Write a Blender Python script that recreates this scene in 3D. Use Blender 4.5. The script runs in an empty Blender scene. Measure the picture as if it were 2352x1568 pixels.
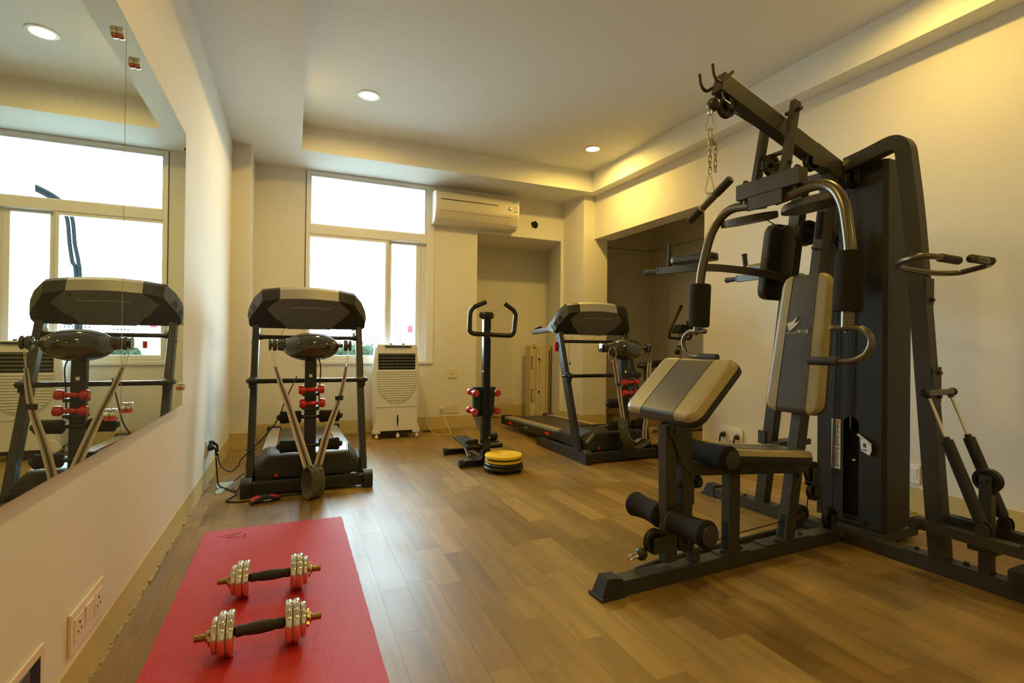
import bpy, bmesh, math, random
from mathutils import Vector, Matrix, noise
random.seed(7)
V = Vector
PI = math.pi
scene = bpy.context.scene
COL = scene.collection

# ------------------------------------------------------------------ camera, sky, exposure
yaw, pit, rol = 0.401434, 0.0059113, 0.0112156
fw = V((math.sin(yaw)*math.cos(pit), math.cos(yaw)*math.cos(pit), math.sin(pit)))
rt = V((math.cos(yaw), -math.sin(yaw), 0)); up = rt.cross(fw)
r2 = rt*math.cos(rol)+up*math.sin(rol); u2 = up*math.cos(rol)-rt*math.sin(rol)
cam = bpy.data.cameras.new('camera'); cam.sensor_width = 36; cam.lens = 36*1178.3/2352
cam.clip_start = 0.05; cam.clip_end = 3000
co = bpy.data.objects.new('camera', cam); COL.objects.link(co)
m = Matrix.Identity(4)
for i in range(3):
    m[i][0] = r2[i]; m[i][1] = u2[i]; m[i][2] = -fw[i]
m[2][3] = 1.0
co.matrix_world = m
scene.camera = co

world = bpy.data.worlds.new('sky'); scene.world = world; world.use_nodes = True
wn = world.node_tree; wn.nodes.clear()
wo = wn.nodes.new('ShaderNodeOutputWorld'); bg = wn.nodes.new('ShaderNodeBackground')
bg.inputs[0].default_value = (0.69, 0.87, 1.0, 1); bg.inputs[1].default_value = 30.0   # bright overcast sky
wn.links.new(bg.outputs[0], wo.inputs[0])

LAMP_POWER = 26.0
LAMP_COLOR = (1.0, 0.66, 0.135)
scene.view_settings.view_transform = 'Standard'
scene.view_settings.look = 'None'
scene.view_settings.gamma = 1
scene.view_settings.use_curve_mapping = False
scene.view_settings.exposure = -0.20

# sky portal in the window opening (guides sampling of the daylight, gives no light of its own)
pl = bpy.data.lights.new('window_portal', 'AREA'); pl.shape = 'RECTANGLE'; pl.size = 1.34; pl.size_y = 2.02
pl.cycles.is_portal = True
po = bpy.data.objects.new('window_portal', pl); COL.objects.link(po)
po.location = (0.775, 6.0, 1.81); po.rotation_euler = (-PI/2, 0, 0)

# ------------------------------------------------------------------ materials
def mat(name, col, rough=0.5, metal=0.0, spec=0.5, bump=None, var=None, emit=None, trans=0, coat=0, alpha=None):
    """bump=(scale,strength,distance)  var=(scale,amount) soft colour variation of the surface itself"""
    mt = bpy.data.materials.new(name); mt.use_nodes = True
    nt = mt.node_tree; b = nt.nodes['Principled BSDF']
    b.inputs['Base Color'].default_value = (*col, 1); b.inputs['Roughness'].default_value = rough
    b.inputs['Metallic'].default_value = metal; b.inputs['Specular IOR Level'].default_value = spec
    b.inputs['Coat Weight'].default_value = coat; b.inputs['Coat Roughness'].default_value = 0.08
    if trans: b.inputs['Transmission Weight'].default_value = trans
    tc = nt.nodes.new('ShaderNodeTexCoord')
    if var:
        n = nt.nodes.new('ShaderNodeTexNoise'); n.inputs['Scale'].default_value = var[0]; n.inputs['Detail'].default_value = 4
        mx = nt.nodes.new('ShaderNodeMix'); mx.data_type = 'RGBA'
        mx.inputs[6].default_value = (*[c*(1-var[1]) for c in col], 1); mx.inputs[7].default_value = (*[min(1, c*(1+var[1])) for c in col], 1)
        nt.links.new(tc.outputs['Object'], n.inputs['Vector']); nt.links.new(n.outputs['Fac'], mx.inputs[0])
        nt.links.new(mx.outputs[2], b.inputs['Base Color'])
    if bump:
        n = nt.nodes.new('ShaderNodeTexNoise'); n.inputs['Scale'].default_value = bump[0]; n.inputs['Detail'].default_value = 3
        bp = nt.nodes.new('ShaderNodeBump'); bp.inputs['Strength'].default_value = bump[1]; bp.inputs['Distance'].default_value = bump[2]
        nt.links.new(tc.outputs['Object'], n.inputs['Vector']); nt.links.new(n.outputs['Fac'], bp.inputs['Height'])
        nt.links.new(bp.outputs[0], b.inputs['Normal'])
    if emit:
        b.inputs['Emission Color'].default_value = (*emit[0], 1); b.inputs['Emission Strength'].default_value = emit[1]
    return mt

M = {}
M['wall'] = mat('wall_paint', (0.77, 0.74, 0.66), 0.75, spec=0.3, bump=(9, 0.25, 0.004), var=(1.6, 0.03))
M['ceil'] = mat('ceiling_paint', (0.82, 0.82, 0.79), 0.8, spec=0.2)
M['skirt'] = mat('skirting_paint', (0.60, 0.48, 0.19), 0.55, bump=(30, 0.3, 0.003), var=(12, 0.10))
M['crack'] = mat('skirting_gap', (0.42, 0.35, 0.22), 0.9, var=(60, 0.5))
M['groove'] = mat('groove_dark', (0.12, 0.08, 0.03), 0.8)
M['pvc'] = mat('window_white_pvc', (0.80, 0.80, 0.77), 0.35)
M['gasket'] = mat('window_gasket', (0.62, 0.64, 0.63), 0.5)
M['metal'] = mat('graphite_painted_steel', (0.046, 0.043, 0.033), 0.45, 0.2, bump=(220, 0.12, 0.0006))
M['metal_lt'] = mat('grey_painted_tube', (0.15, 0.135, 0.105), 0.30, 0.8)
M['shroud'] = mat('graphite_sheet_steel', (0.026, 0.026, 0.022), 0.5, 0.2, bump=(160, 0.1, 0.0006))
M['blackmetal'] = mat('black_gloss_steel', (0.018, 0.020, 0.024), 0.22, 0.3)
M['treadmetal'] = mat('dark_grey_steel', (0.026, 0.028, 0.029), 0.36, 0.3)
M['plastic'] = mat('black_plastic', (0.014, 0.015, 0.014), 0.42)
M['plastic_g'] = mat('dark_grey_plastic', (0.028, 0.030, 0.031), 0.40)
M['panel_g'] = mat('mid_grey_plastic', (0.115, 0.112, 0.105), 0.45)
M['silver'] = mat('silver_plastic', (0.42, 0.40, 0.36), 0.35, 0.2)
M['gloss'] = mat('gloss_smoked_plastic', (0.030, 0.028, 0.020), 0.08, coat=1.0)
M['foam'] = mat('black_foam', (0.020, 0.018, 0.014), 0.9, spec=0.2, bump=(500, 0.5, 0.001))
M['rubber'] = mat('rubber_grip', (0.022, 0.021, 0.019), 0.7, bump=(300, 0.3, 0.0008))
M['chrome'] = mat('chrome', (0.85, 0.82, 0.76), 0.07, 1.0)
M['chrome_d'] = mat('steel_rod', (0.62, 0.60, 0.55), 0.18, 1.0)
M['chain'] = mat('pale_zinc_chain', (0.40, 0.35, 0.22), 0.3, 0.9)
M['brass'] = mat('yellow_zinc', (0.55, 0.45, 0.22), 0.22, 1.0)
M['cable'] = mat('black_cable', (0.008, 0.008, 0.008), 0.4)
M['white_cable'] = mat('white_cable', (0.75, 0.72, 0.66), 0.4)
M['beige'] = mat('beige_vinyl', (0.31, 0.255, 0.125), 0.33, bump=(420, 0.35, 0.0008))
M['greyv'] = mat('charcoal_vinyl', (0.058, 0.056, 0.047), 0.36, bump=(260, 0.25, 0.0006))
M['blackv'] = mat('black_vinyl', (0.020, 0.019, 0.015), 0.38, bump=(260, 0.25, 0.0006))
M['red'] = mat('red_vinyl_dip', (0.50, 0.010, 0.012), 0.22, coat=0.6)
M['pink'] = mat('crimson_vinyl_dip', (0.50, 0.03, 0.05), 0.4)
M['redpl'] = mat('red_plastic', (0.85, 0.03, 0.02), 0.4)
M['orange'] = mat('orange_strip', (0.75, 0.24, 0.08), 0.5)
M['yellow'] = mat('yellow_plastic', (0.86, 0.58, 0.02), 0.4, bump=(350, 0.2, 0.0005))
M['green'] = mat('dark_green_plastic', (0.015, 0.05, 0.035), 0.5)
M['teal'] = mat('teal_sticker', (0.05, 0.22, 0.17), 0.25)
M['olive'] = mat('olive_rubber', (0.085, 0.088, 0.050), 0.5)
M['cream'] = mat('cream_plastic', (0.70, 0.63, 0.47), 0.42)
M['cream_d'] = mat('old_cream_plastic', (0.62, 0.52, 0.32), 0.5, var=(14, 0.06))
M['cool_w'] = mat('cooler_white_plastic', (0.80, 0.80, 0.76), 0.35)
M['white'] = mat('white_plastic', (0.82, 0.80, 0.76), 0.35)
M['socket'] = mat('socket_plastic', (0.78, 0.70, 0.55), 0.4)
M['hole'] = mat('black_hole', (0.006, 0.005, 0.004), 0.9)
M['slat'] = mat('vent_dark', (0.045, 0.050, 0.058), 0.35)
M['label'] = mat('label_white', (0.78, 0.76, 0.70), 0.5)
M['ink'] = mat('label_ink', (0.10, 0.10, 0.10), 0.6)
M['inko'] = mat('label_orange', (0.70, 0.22, 0.02), 0.5)
M['inkb'] = mat('label_teal', (0.10, 0.50, 0.60), 0.5)
M['print'] = mat('silver_print', (0.62, 0.56, 0.44), 0.5)
M['matink'] = mat('mat_print', (0.24, 0.01, 0.02), 0.7)
M['strap_l'] = mat('strap_silver', (0.62, 0.55, 0.48), 0.38)
M['strap_d'] = mat('strap_dark', (0.06, 0.05, 0.045), 0.5)
M['belt'] = mat('running_belt', (0.035, 0.034, 0.030), 0.42, bump=(700, 0.4, 0.0005))
M['rail'] = mat('side_rail_grey', (0.30, 0.31, 0.31), 0.35, bump=(60, 0.5, 0.002))
M['wrap_r'] = mat('red_webbing', (0.62, 0.03, 0.02), 0.7, bump=(500, 0.4, 0.0006))
M['wrap_b'] = mat('black_webbing', (0.012, 0.014, 0.012), 0.8, bump=(500, 0.4, 0.0006))
M['bolt'] = mat('bolt_steel', (0.09, 0.085, 0.07), 0.35, 0.8)
M['hose'] = mat('pipe_insulation', (0.006, 0.008, 0.009), 0.8, spec=0.0)
M['paper'] = mat('printed_carton', (0.38, 0.34, 0.27), 0.5)
M['bikegrey'] = mat('bike_beige_steel', (0.40, 0.36, 0.28), 0.4, 0.2)
M['wood_d'] = mat('subfloor', (0.05, 0.03, 0.015), 0.9)
M['silver_d'] = mat('grey_plastic_arm', (0.17, 0.17, 0.165), 0.4)
M['tree'] = mat('tree_leaves', (0.021, 0.029, 0.016), 0.8, spec=0.0, var=(1.5, 0.4))
M['trunk'] = mat('tree_trunk', (0.12, 0.09, 0.06), 0.9)
M['bld'] = mat('building_render', (0.62, 0.62, 0.62), 0.8)
M['bldwin'] = mat('building_windows', (0.036, 0.036, 0.037), 0.4, spec=0.0)
M['bldred'] = mat('building_red_panel', (0.30, 0.030, 0.042), 0.7, spec=0.0)
M['bldteal'] = mat('building_teal_panel', (0.03, 0.12, 0.14), 0.7, spec=0.0)
M['sheet'] = mat('roof_sheet', (0.06, 0.063, 0.066), 0.6, spec=0.0)
M['ground'] = mat('far_ground', (0.30, 0.31, 0.29), 0.9, spec=0.0, var=(0.05, 0.3))

# mirror glass, window glass, broken glass
def glassy(name, kind):
    mt = bpy.data.materials.new(name); mt.use_nodes = True; nt = mt.node_tree; nt.nodes.clear()
    o = nt.nodes.new('ShaderNodeOutputMaterial')
    if kind == 'mirror':
        g = nt.nodes.new('ShaderNodeBsdfGlossy'); g.inputs['Color'].default_value = (0.80, 0.86, 0.82, 1); g.inputs['Roughness'].default_value = 0.0
        d = nt.nodes.new('ShaderNodeBsdfDiffuse'); d.inputs['Color'].default_value = (0.55, 0.60, 0.60, 1)   # dusty film
        n = nt.nodes.new('ShaderNodeTexNoise'); n.inputs['Scale'].default_value = 3; n.inputs['Detail'].default_value = 5
        tc = nt.nodes.new('ShaderNodeTexCoord'); mp = nt.nodes.new('ShaderNodeMapping'); mp.inputs['Scale'].default_value = (1, 6, 1.2)
        r = nt.nodes.new('ShaderNodeMapRange'); r.inputs[1].default_value = 0.45; r.inputs[2].default_value = 0.8; r.inputs[3].default_value = 0.03; r.inputs[4].default_value = 0.07
        mx = nt.nodes.new('ShaderNodeMixShader')
        nt.links.new(tc.outputs['Object'], mp.inputs[0]); nt.links.new(mp.outputs[0], n.inputs['Vector']); nt.links.new(n.outputs['Fac'], r.inputs[0])
        nt.links.new(r.outputs[0], mx.inputs[0]); nt.links.new(g.outputs[0], mx.inputs[1]); nt.links.new(d.outputs[0], mx.inputs[2])
        nt.links.new(mx.outputs[0], o.inputs[0])
    else:
        t = nt.nodes.new('ShaderNodeBsdfTransparent'); t.inputs[0].default_value = (0.93, 0.97, 0.96, 1)
        g = nt.nodes.new('ShaderNodeBsdfGlossy'); g.inputs['Roughness'].default_value = 0.02
        f = nt.nodes.new('ShaderNodeFresnel'); f.inputs[0].default_value = 1.35
        mx = nt.nodes.new('ShaderNodeMixShader')
        nt.links.new(f.outputs[0], mx.inputs[0]); nt.links.new(t.outputs[0], mx.inputs[1]); nt.links.new(g.outputs[0], mx.inputs[2])
        nt.links.new(mx.outputs[0], o.inputs[0])
    return mt
M['mirror'] = glassy('mirror_glass', 'mirror')
M['glass'] = glassy('window_glass', 'glass')
M['shard'] = mat('broken_glass', (0.70, 0.88, 0.84), 0.10, trans=0.2)
M['lampface'] = mat('lamp_diffuser', (1, 1, 1), 0.5, emit=((1.0, 0.84, 0.55), 6))

# wood planks: colour differs board by board, grain runs along the board (world y)
def wood():
    mt = bpy.data.materials.new('oak_strip_floor'); mt.use_nodes = True; nt = mt.node_tree; b = nt.nodes['Principled BSDF']
    L = nt.links.new
    geo = nt.nodes.new('ShaderNodeNewGeometry'); oi = nt.nodes.new('ShaderNodeObjectInfo')
    ad = nt.nodes.new('ShaderNodeMath'); ad.operation = 'ADD'; L(geo.outputs['Random Per Island'], ad.inputs[0]); L(oi.outputs['Random'], ad.inputs[1])
    fr = nt.nodes.new('ShaderNodeMath'); fr.operation = 'FRACT'; L(ad.outputs[0], fr.inputs[0])
    cr = nt.nodes.new('ShaderNodeValToRGB'); e = cr.color_ramp.elements
    e[0].position = 0; e[0].color = (0.245, 0.144, 0.034, 1); e[1].position = 1; e[1].color = (0.385, 0.243, 0.070, 1)
    k = e.new(0.45); k.color = (0.295, 0.180, 0.046, 1); k = e.new(0.75); k.color = (0.325, 0.202, 0.054, 1)
    L(fr.outputs[0], cr.inputs[0])
    vm = nt.nodes.new('ShaderNodeVectorMath'); vm.operation = 'MULTIPLY'; vm.inputs[1].default_value = (22, 2.2, 1)
    cb = nt.nodes.new('ShaderNodeCombineXYZ'); L(fr.outputs[0], cb.inputs[2])
    sc = nt.nodes.new('ShaderNodeVectorMath'); sc.operation = 'SCALE'; sc.inputs['Scale'].default_value = 40; L(cb.outputs[0], sc.inputs[0])
    L(geo.outputs['Position'], vm.inputs[0]); av = nt.nodes.new('ShaderNodeVectorMath'); av.operation = 'ADD'; L(vm.outputs[0], av.inputs[0]); L(sc.outputs[0], av.inputs[1])
    n = nt.nodes.new('ShaderNodeTexNoise'); n.inputs['Scale'].default_value = 1; n.inputs['Detail'].default_value = 6; n.inputs['Distortion'].default_value = 0.6; L(av.outputs[0], n.inputs['Vector'])
    mr = nt.nodes.new('ShaderNodeMapRange'); mr.inputs[1].default_value = 0.3; mr.inputs[2].default_value = 0.75; mr.inputs[3].default_value = 0.72; mr.inputs[4].default_value = 1.12; L(n.outputs['Fac'], mr.inputs[0])
    n2 = nt.nodes.new('ShaderNodeTexNoise'); n2.inputs['Scale'].default_value = 1.7; n2.inputs['Detail'].default_value = 3; L(geo.outputs['Position'], n2.inputs['Vector'])
    mr2 = nt.nodes.new('ShaderNodeMapRange'); mr2.inputs[1].default_value = 0.3; mr2.inputs[2].default_value = 0.7; mr2.inputs[3].default_value = 0.85; mr2.inputs[4].default_value = 1.08; L(n2.outputs['Fac'], mr2.inputs[0])
    mm = nt.nodes.new('ShaderNodeMath'); mm.operation = 'MULTIPLY'; L(mr.outputs[0], mm.inputs[0]); L(mr2.outputs[0], mm.inputs[1])
    vs = nt.nodes.new('ShaderNodeVectorMath'); vs.operation = 'SCALE'; L(cr.outputs[0], vs.inputs[0]); L(mm.outputs[0], vs.inputs['Scale'])
    L(vs.outputs[0], b.inputs['Base Color'])
    rr = nt.nodes.new('ShaderNodeMapRange'); rr.inputs[3].default_value = 0.30; rr.inputs[4].default_value = 0.50; L(n2.outputs['Fac'], rr.inputs[0]); L(rr.outputs[0], b.inputs['Roughness'])
    b.inputs['Specular IOR Level'].default_value = 0.5
    return mt
M['wood'] = wood()

# yoga mat: fine woven relief
def yoga():
    mt = bpy.data.materials.new('yoga_mat_pvc'); mt.use_nodes = True; nt = mt.node_tree; b = nt.nodes['Principled BSDF']; L = nt.links.new
    tc = nt.nodes.new('ShaderNodeTexCoord')
    w1 = nt.nodes.new('ShaderNodeTexWave'); w1.bands_direction = 'X'; w1.inputs['Scale'].default_value = 62
    w2 = nt.nodes.new('ShaderNodeTexWave'); w2.bands_direction = 'Y'; w2.inputs['Scale'].default_value = 62
    L(tc.outputs['Object'], w1.inputs['Vector']); L(tc.outputs['Object'], w2.inputs['Vector'])
    mm = nt.nodes.new('ShaderNodeMath'); mm.operation = 'MULTIPLY'; L(w1.outputs['Fac'], mm.inputs[0]); L(w2.outputs['Fac'], mm.inputs[1])
    bp = nt.nodes.new('ShaderNodeBump'); bp.inputs['Strength'].default_value = 0.6; bp.inputs['Distance'].default_value = 0.002; L(mm.outputs[0], bp.inputs['Height'])
    mx = nt.nodes.new('ShaderNodeMix'); mx.data_type = 'RGBA'; mx.inputs[6].default_value = (0.50, 0.010, 0.016, 1); mx.inputs[7].default_value = (0.72, 0.035, 0.045, 1)
    L(mm.outputs[0], mx.inputs[0]); L(mx.outputs[2], b.inputs['Base Color']); L(bp.outputs[0], b.inputs['Normal']); b.inputs['Roughness'].default_value = 0.5
    return mt
M['mat'] = yoga()

# ------------------------------------------------------------------ mesh helpers
def tag(o, label=None, cat=None, group=None, kind=None):
    if label: o['label'] = label
    if cat: o['category'] = cat
    if group: o['group'] = group
    if kind: o['kind'] = kind
    return o

def root(name, label, cat, loc=(0, 0, 0), rz=0, group=None):
    o = bpy.data.objects.new(name, None); COL.objects.link(o); o.location = loc; o.rotation_euler = (0, 0, rz)
    o.empty_display_size = 0.1
    return tag(o, label, cat, group)

def frame(p1, p2, side):
    """matrix with z along p1->p2, x along side"""
    z = (V(p2)-V(p1)).normalized(); s = V(side); x = (s-z*s.dot(z)).normalized(); y = z.cross(x)
    return Matrix(((x.x, y.x, z.x, p1[0]), (x.y, y.y, z.y, p1[1]), (x.z, y.z, z.z, p1[2]), (0, 0, 0, 1)))

class MB:
    def __init__(s): s.bm = bmesh.new()
    def _add(s, verts, faces, mi=0):
        vs = [s.bm.verts.new(v) for v in verts]; out = []
        for f in faces:
            try: fa = s.bm.faces.new([vs[i] for i in f]); fa.material_index = mi; out.append(fa)
            except ValueError: pass
        return out
    def box(s, lo, hi, bev=0, mi=0, mtx=None):
        t = bmesh.new(); bmesh.ops.create_cube(t, size=1)
        for v in t.verts: v.co = V([lo[i]+(v.co[i]+0.5)*(hi[i]-lo[i]) for i in range(3)])
        if bev: bmesh.ops.bevel(t, geom=t.edges[:], offset=bev, segments=2, affect='EDGES', profile=0.5)
        s._merge(t, mi, mtx); return s
    def _merge(s, t, mi=0, mtx=None):
        mp = {}
        for v in t.verts: mp[v] = s.bm.verts.new(mtx @ v.co if mtx else v.co)
        for f in t.faces:
            try: n = s.bm.faces.new([mp[v] for v in f.verts]); n.material_index = mi
            except ValueError: pass
        t.free()
    def beam(s, p1, p2, w, h, side=(0, 1, 0), bev=0.003, mi=0):
        """square tube from p1 to p2: w along side, h across"""
        L = (V(p2)-V(p1)).length
        return s.box((-w/2, -h/2, 0), (w/2, h/2, L), bev, mi, frame(p1, p2, side))
    def poly(s, pts, lo, hi, mtx=None, bev=0, mi=0):
        """prism: 2d outline pts extruded in z lo..hi, moved by mtx"""
        t = bmesh.new(); n = len(pts)
        a = [t.verts.new((p[0], p[1], lo)) for p in pts]; b = [t.verts.new((p[0], p[1], hi)) for p in pts]
        t.faces.new(a[::-1]); t.faces.new(b)
        for i in range(n): t.faces.new((a[i], a[(i+1) % n], b[(i+1) % n], b[i]))
        if bev: bmesh.ops.bevel(t, geom=t.edges[:], offset=bev, segments=2, affect='EDGES', profile=0.5)
        bmesh.ops.recalc_face_normals(t, faces=t.faces[:])
        s._merge(t, mi, mtx); return s
    def lathe(s, prof, p1, axis, n=24, mi=0, sx=1, sy=1, side=None):
        """prof: list of (r, distance along axis) from p1"""
        ax = V(axis).normalized(); sd = side or ((1, 0, 0) if abs(ax.x) < 0.9 else (0, 1, 0))
        mt = frame(p1, V(p1)+ax, sd); rings = []
        for r, d in prof:
            if r <= 1e-6: rings.append([s.bm.verts.new(mt @ V((0, 0, d)))])
            else: rings.append([s.bm.verts.new(mt @ V((r*sx*math.cos(2*PI*k/n), r*sy*math.sin(2*PI*k/n), d))) for k in range(n)])
        for a, b in zip(rings, rings[1:]):
            for k in range(n):
                j = (k+1) % n
                q = [a[0]] if len(a) == 1 else [a[k], a[j]]
                q += [b[0]] if len(b) == 1 else [b[j], b[k]]
                if len(set(q)) >= 3:
                    try: f = s.bm.faces.new(q); f.material_index = mi
                    except ValueError: pass
        return s
    def cyl(s, p1, p2, r, r2=None, n=20, mi=0, bev=0):
        L = (V(p2)-V(p1)).length; r2 = r if r2 is None else r2
        if bev: pr = [(0, 0), (r-bev, 0), (r, bev), (r2, L-bev), (r2-bev, L), (0, L)]
        else: pr = [(0, 0), (r, 0), (r, 0), (r2, L), (r2, L), (0, L)]
        return s.lathe(pr, p1, V(p2)-V(p1), n, mi)
    def ball(s, c, r, n=16, mi=0, sc=(1, 1, 1)):
        k = max(6, n//2)
        t = bmesh.new(); bmesh.ops.create_uvsphere(t, u_segments=n, v_segments=k, radius=r)
        s._merge(t, mi, Matrix.Translation(V(c)) @ Matrix.Diagonal((*sc, 1))); return s
    def tube(s, pts, r, n=10, mi=0, closed=False, prof=None, side=None, caps=True):
        """round tube (or profile prof, list of (x,y)) swept along pts"""
        P = [V(p) for p in pts]; N = len(P); rings = []; x = None
        for i in range(N):
            if closed: t = (P[(i+1) % N]-P[i-1]).normalized()
            else: t = (P[min(i+1, N-1)]-P[max(i-1, 0)]).normalized()
            if side is not None: x0 = V(side)
            elif x is None: x0 = V((0, 0, 1)) if abs(t.z) < 0.9 else V((1, 0, 0))
            else: x0 = x
            x = (x0-t*x0.dot(t)).normalized(); y = t.cross(x)
            if prof: rings.append([s.bm.verts.new(P[i]+x*a+y*b) for a, b in prof])
            else: rings.append([s.bm.verts.new(P[i]+(x*math.cos(2*PI*k/n)+y*math.sin(2*PI*k/n))*r) for k in range(n)])
        m = len(rings[0]); rr = range(N if closed else N-1)
        for i in rr:
            a = rings[i]; b = rings[(i+1) % N]
            for k in range(m):
                f = s.bm.faces.new((a[k], a[(k+1) % m], b[(k+1) % m], b[k])); f.material_index = mi
        if caps and not closed:
            s.bm.faces.new(rings[0][::-1]).material_index = mi; s.bm.faces.new(rings[-1]).material_index = mi
        return s
    def ring(s, c, axis, R, r, n=28, k=8, mi=0, arc=None):
        mt = frame(c, V(c)+V(axis), (1, 0, 0) if abs(V(axis).normalized().x) < 0.9 else (0, 1, 0))
        a0, a1 = arc or (0, 2*PI); cl = arc is None
        pts = [mt @ V((R*math.cos(a0+(a1-a0)*i/n), R*math.sin(a0+(a1-a0)*i/n), 0)) for i in range(n if cl else n+1)]
        return s.tube(pts, r, k, mi, closed=cl)
    def build(s, name, mats, parent=None, smooth=40, kind=None, label=None):
        bmesh.ops.recalc_face_normals(s.bm, faces=s.bm.faces[:])
        me = bpy.data.meshes.new(name); s.bm.to_mesh(me); s.bm.free()
        for k in (mats if isinstance(mats, (list, tuple)) else [mats]): me.materials.append(M[k])
        if smooth:
            me.polygons.foreach_set('use_smooth', [True]*len(me.polygons)); me.set_sharp_from_angle(angle=math.radians(smooth))
        o = bpy.data.objects.new(name, me); COL.objects.link(o)
        if parent: o.parent = parent
        if kind: o['kind'] = kind
        if label: o['label'] = label
        return o

def bez(pts, rad, n=7):
    """polyline with rounded corners of radius rad (number or list)"""
    P = [V(p) for p in pts]; out = [P[0]]
    for i in range(1, len(P)-1):
        a, b, c = P[i-1], P[i], P[i+1]; r = rad[i-1] if isinstance(rad, (list, tuple)) else rad
        d1 = (a-b); d2 = (c-b); r1 = min(r, d1.length*0.48, d2.length*0.48)
        q1 = b+d1.normalized()*r1; q2 = b+d2.normalized()*r1
        for k in range(n+1):
            t = k/n; out.append(q1*(1-t)**2+b*2*t*(1-t)+q2*t*t)
    out.append(P[-1]); return out

def smoothp(pts, n=6):
    """catmull-rom through pts"""
    P = [V(p) for p in pts]; P = [P[0]*2-P[1]]+P+[P[-1]*2-P[-2]]; out = []
    for i in range(1, len(P)-2):
        for k in range(n):
            t = k/n; a, b, c, d = P[i-1:i+3]
            out.append(0.5*((2*b)+(c-a)*t+(2*a-5*b+4*c-d)*t*t+(3*b-a-3*c+d)*t**3))
    out.append(P[-2]); return out

def copy_tree(o, parent=None):
    c = o.copy(); COL.objects.link(c); c.parent = parent
    for ch in [x for x in KIDS.get(o.name, [])]: copy_tree(ch, c)
    return c
KIDS = {}
def index_kids():
    KIDS.clear()
    for o in bpy.data.objects:
        if o.parent: KIDS.setdefault(o.parent.name, []).append(o)

def text(body, size, mtx, mt, parent, name='lettering', depth=0.0004, align='CENTER'):
    cu = bpy.data.curves.new('t', 'FONT'); cu.body = body; cu.size = size; cu.extrude = depth; cu.align_x = align; cu.align_y = 'CENTER'
    cu.resolution_u = 3
    ob = bpy.data.objects.new('t', cu); COL.objects.link(ob)
    bpy.context.view_layer.update()
    me = bpy.data.meshes.new_from_object(ob.evaluated_get(bpy.context.evaluated_depsgraph_get()))
    bpy.data.objects.remove(ob); me.transform(mtx); me.materials.clear(); me.materials.append(M[mt])
    o = bpy.data.objects.new(name, me); COL.objects.link(o)
    if parent: o.parent = parent
    return o

def grid_lines(mb, x0, x1, z0, z1, n, frac, mtx, seed=0, mi=0):
    """small printed lines on a label (thin raised ink), ragged right edge"""
    rnd = random.Random(seed)
    for k in range(n):
        z = z1-(z1-z0)*(k+0.5)/n; h = (z1-z0)/n*frac/2
        mb.box((x0, z-h, 0), (x0+(x1-x0)*rnd.uniform(0.7, 1), z+h, 0.0006), 0, mi, mtx)
# ================================================================== SETTING
ZS, ZC = 2.836, 3.072                       # soffit and tray ceiling heights
def xr(y): return 3.405+(5.43-y)*0.031      # right wall runs slightly out of square
Y0, Y1 = -2.6, 5.87
S = 'structure'
# --- floor slab + strips
MB().box((-0.75, Y0-0.2, -0.15), (5.1, 6.9, -0.007)).build('floor', 'wood_d', None, 0, S)
floor = bpy.data.objects['floor']
unit = MB().box((-0.5, -0.5, -0.006), (0.5, 0.5, 0), 0)
pm = unit.build('plank', 'wood', floor, 0); pmesh = pm.data; bpy.data.objects.remove(pm)
PW = 0.1135; strips = []
rnd = random.Random(3)
ix = 0; x = -0.545
x = 0.6705-PW*11
while x < 5.0:
    y = Y0-rnd.uniform(0, 0.45)
    while y < 6.7:
        L = rnd.choice((0.36, 0.42, 0.47, 0.55, 0.66))*rnd.uniform(0.92, 1.08)
        cx, cy = x+PW/2, y+L/2
        inside = (-0.6 < cx < xr(cy)+0.02 and Y0-.3 < cy < 5.95) or (3.3 < cx < 5.0 and 3.5 < cy < 6.45) or (1.95 < cx < 3.5 and 5.8 < cy < 6.75)
        if inside: strips.append((cx, cy, PW-0.0006, L-0.0006))
        y += L
    x += PW
def vis(s):
    d = V((s[0], s[1], -1)); f = d.dot(fw)
    if f < 0.3: return 1e9
    px = 1176+1178*d.dot(r2)/f; py = 784-1178*d.dot(u2)/f
    if not (-120 < px < 2450 and py < 1640): return 1e8+d.length
    return d.length
strips.sort(key=vis)
for cx, cy, w, L in strips[:300]:
    o = bpy.data.objects.new('plank', pmesh); COL.objects.link(o); o.parent = floor
    o.location = (cx, cy, rnd.uniform(-0.0003, 0.0)); o.scale = (w, L, 1)
mb = MB()
for cx, cy, w, L in strips[300:]: mb.box((cx-w/2, cy-L/2, -0.006), (cx+w/2, cy+L/2, 0))
mb.build('planks_far', 'wood', floor, 0, 'stuff')

# --- walls
mb = MB(); mb.box((-0.80, Y0-0.2, -0.01), (-0.545, 6.1, 3.2)); mb.build('wall_left', 'wall', None, 0, S)
mb = MB(); mb.box((-0.80, Y0-0.2, -0.01), (4.2, Y0, 3.2)); mb.build('wall_front', 'wall', None, 0, S)
mb = MB()
mb.box((-0.545, Y1, -0.01), (0.10, 5.985, 3.2)).box((0.10, Y1, -0.01), (1.452, 5.985, 0.79)).box((0.10, Y1, 2.832), (1.452, 5.985, 3.2))
mb.box((1.452, Y1, -0.01), (2.024, 6.82, 3.2)).box((2.024, Y1, 2.345), (3.166, 6.82, 3.2)).box((3.166, Y1+0.006, 2.345), (3.4, 6.82, 3.2)).box((2.024, 6.664, -0.01), (3.45, 6.82, 2.345))
mb.poly([(3.165, 5.87), (3.204, 5.87), (3.248, 5.44), (3.592, 5.44), (3.592, 6.5), (3.592, 6.80), (3.40, 6.80), (3.392, 6.664)], -0.01, 3.2)
wb = mb.build('wall_back', 'wall', None, 0, S)
mb = MB()   # ragged pipe hole and screw holes beside the air conditioner
pts = []
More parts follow.
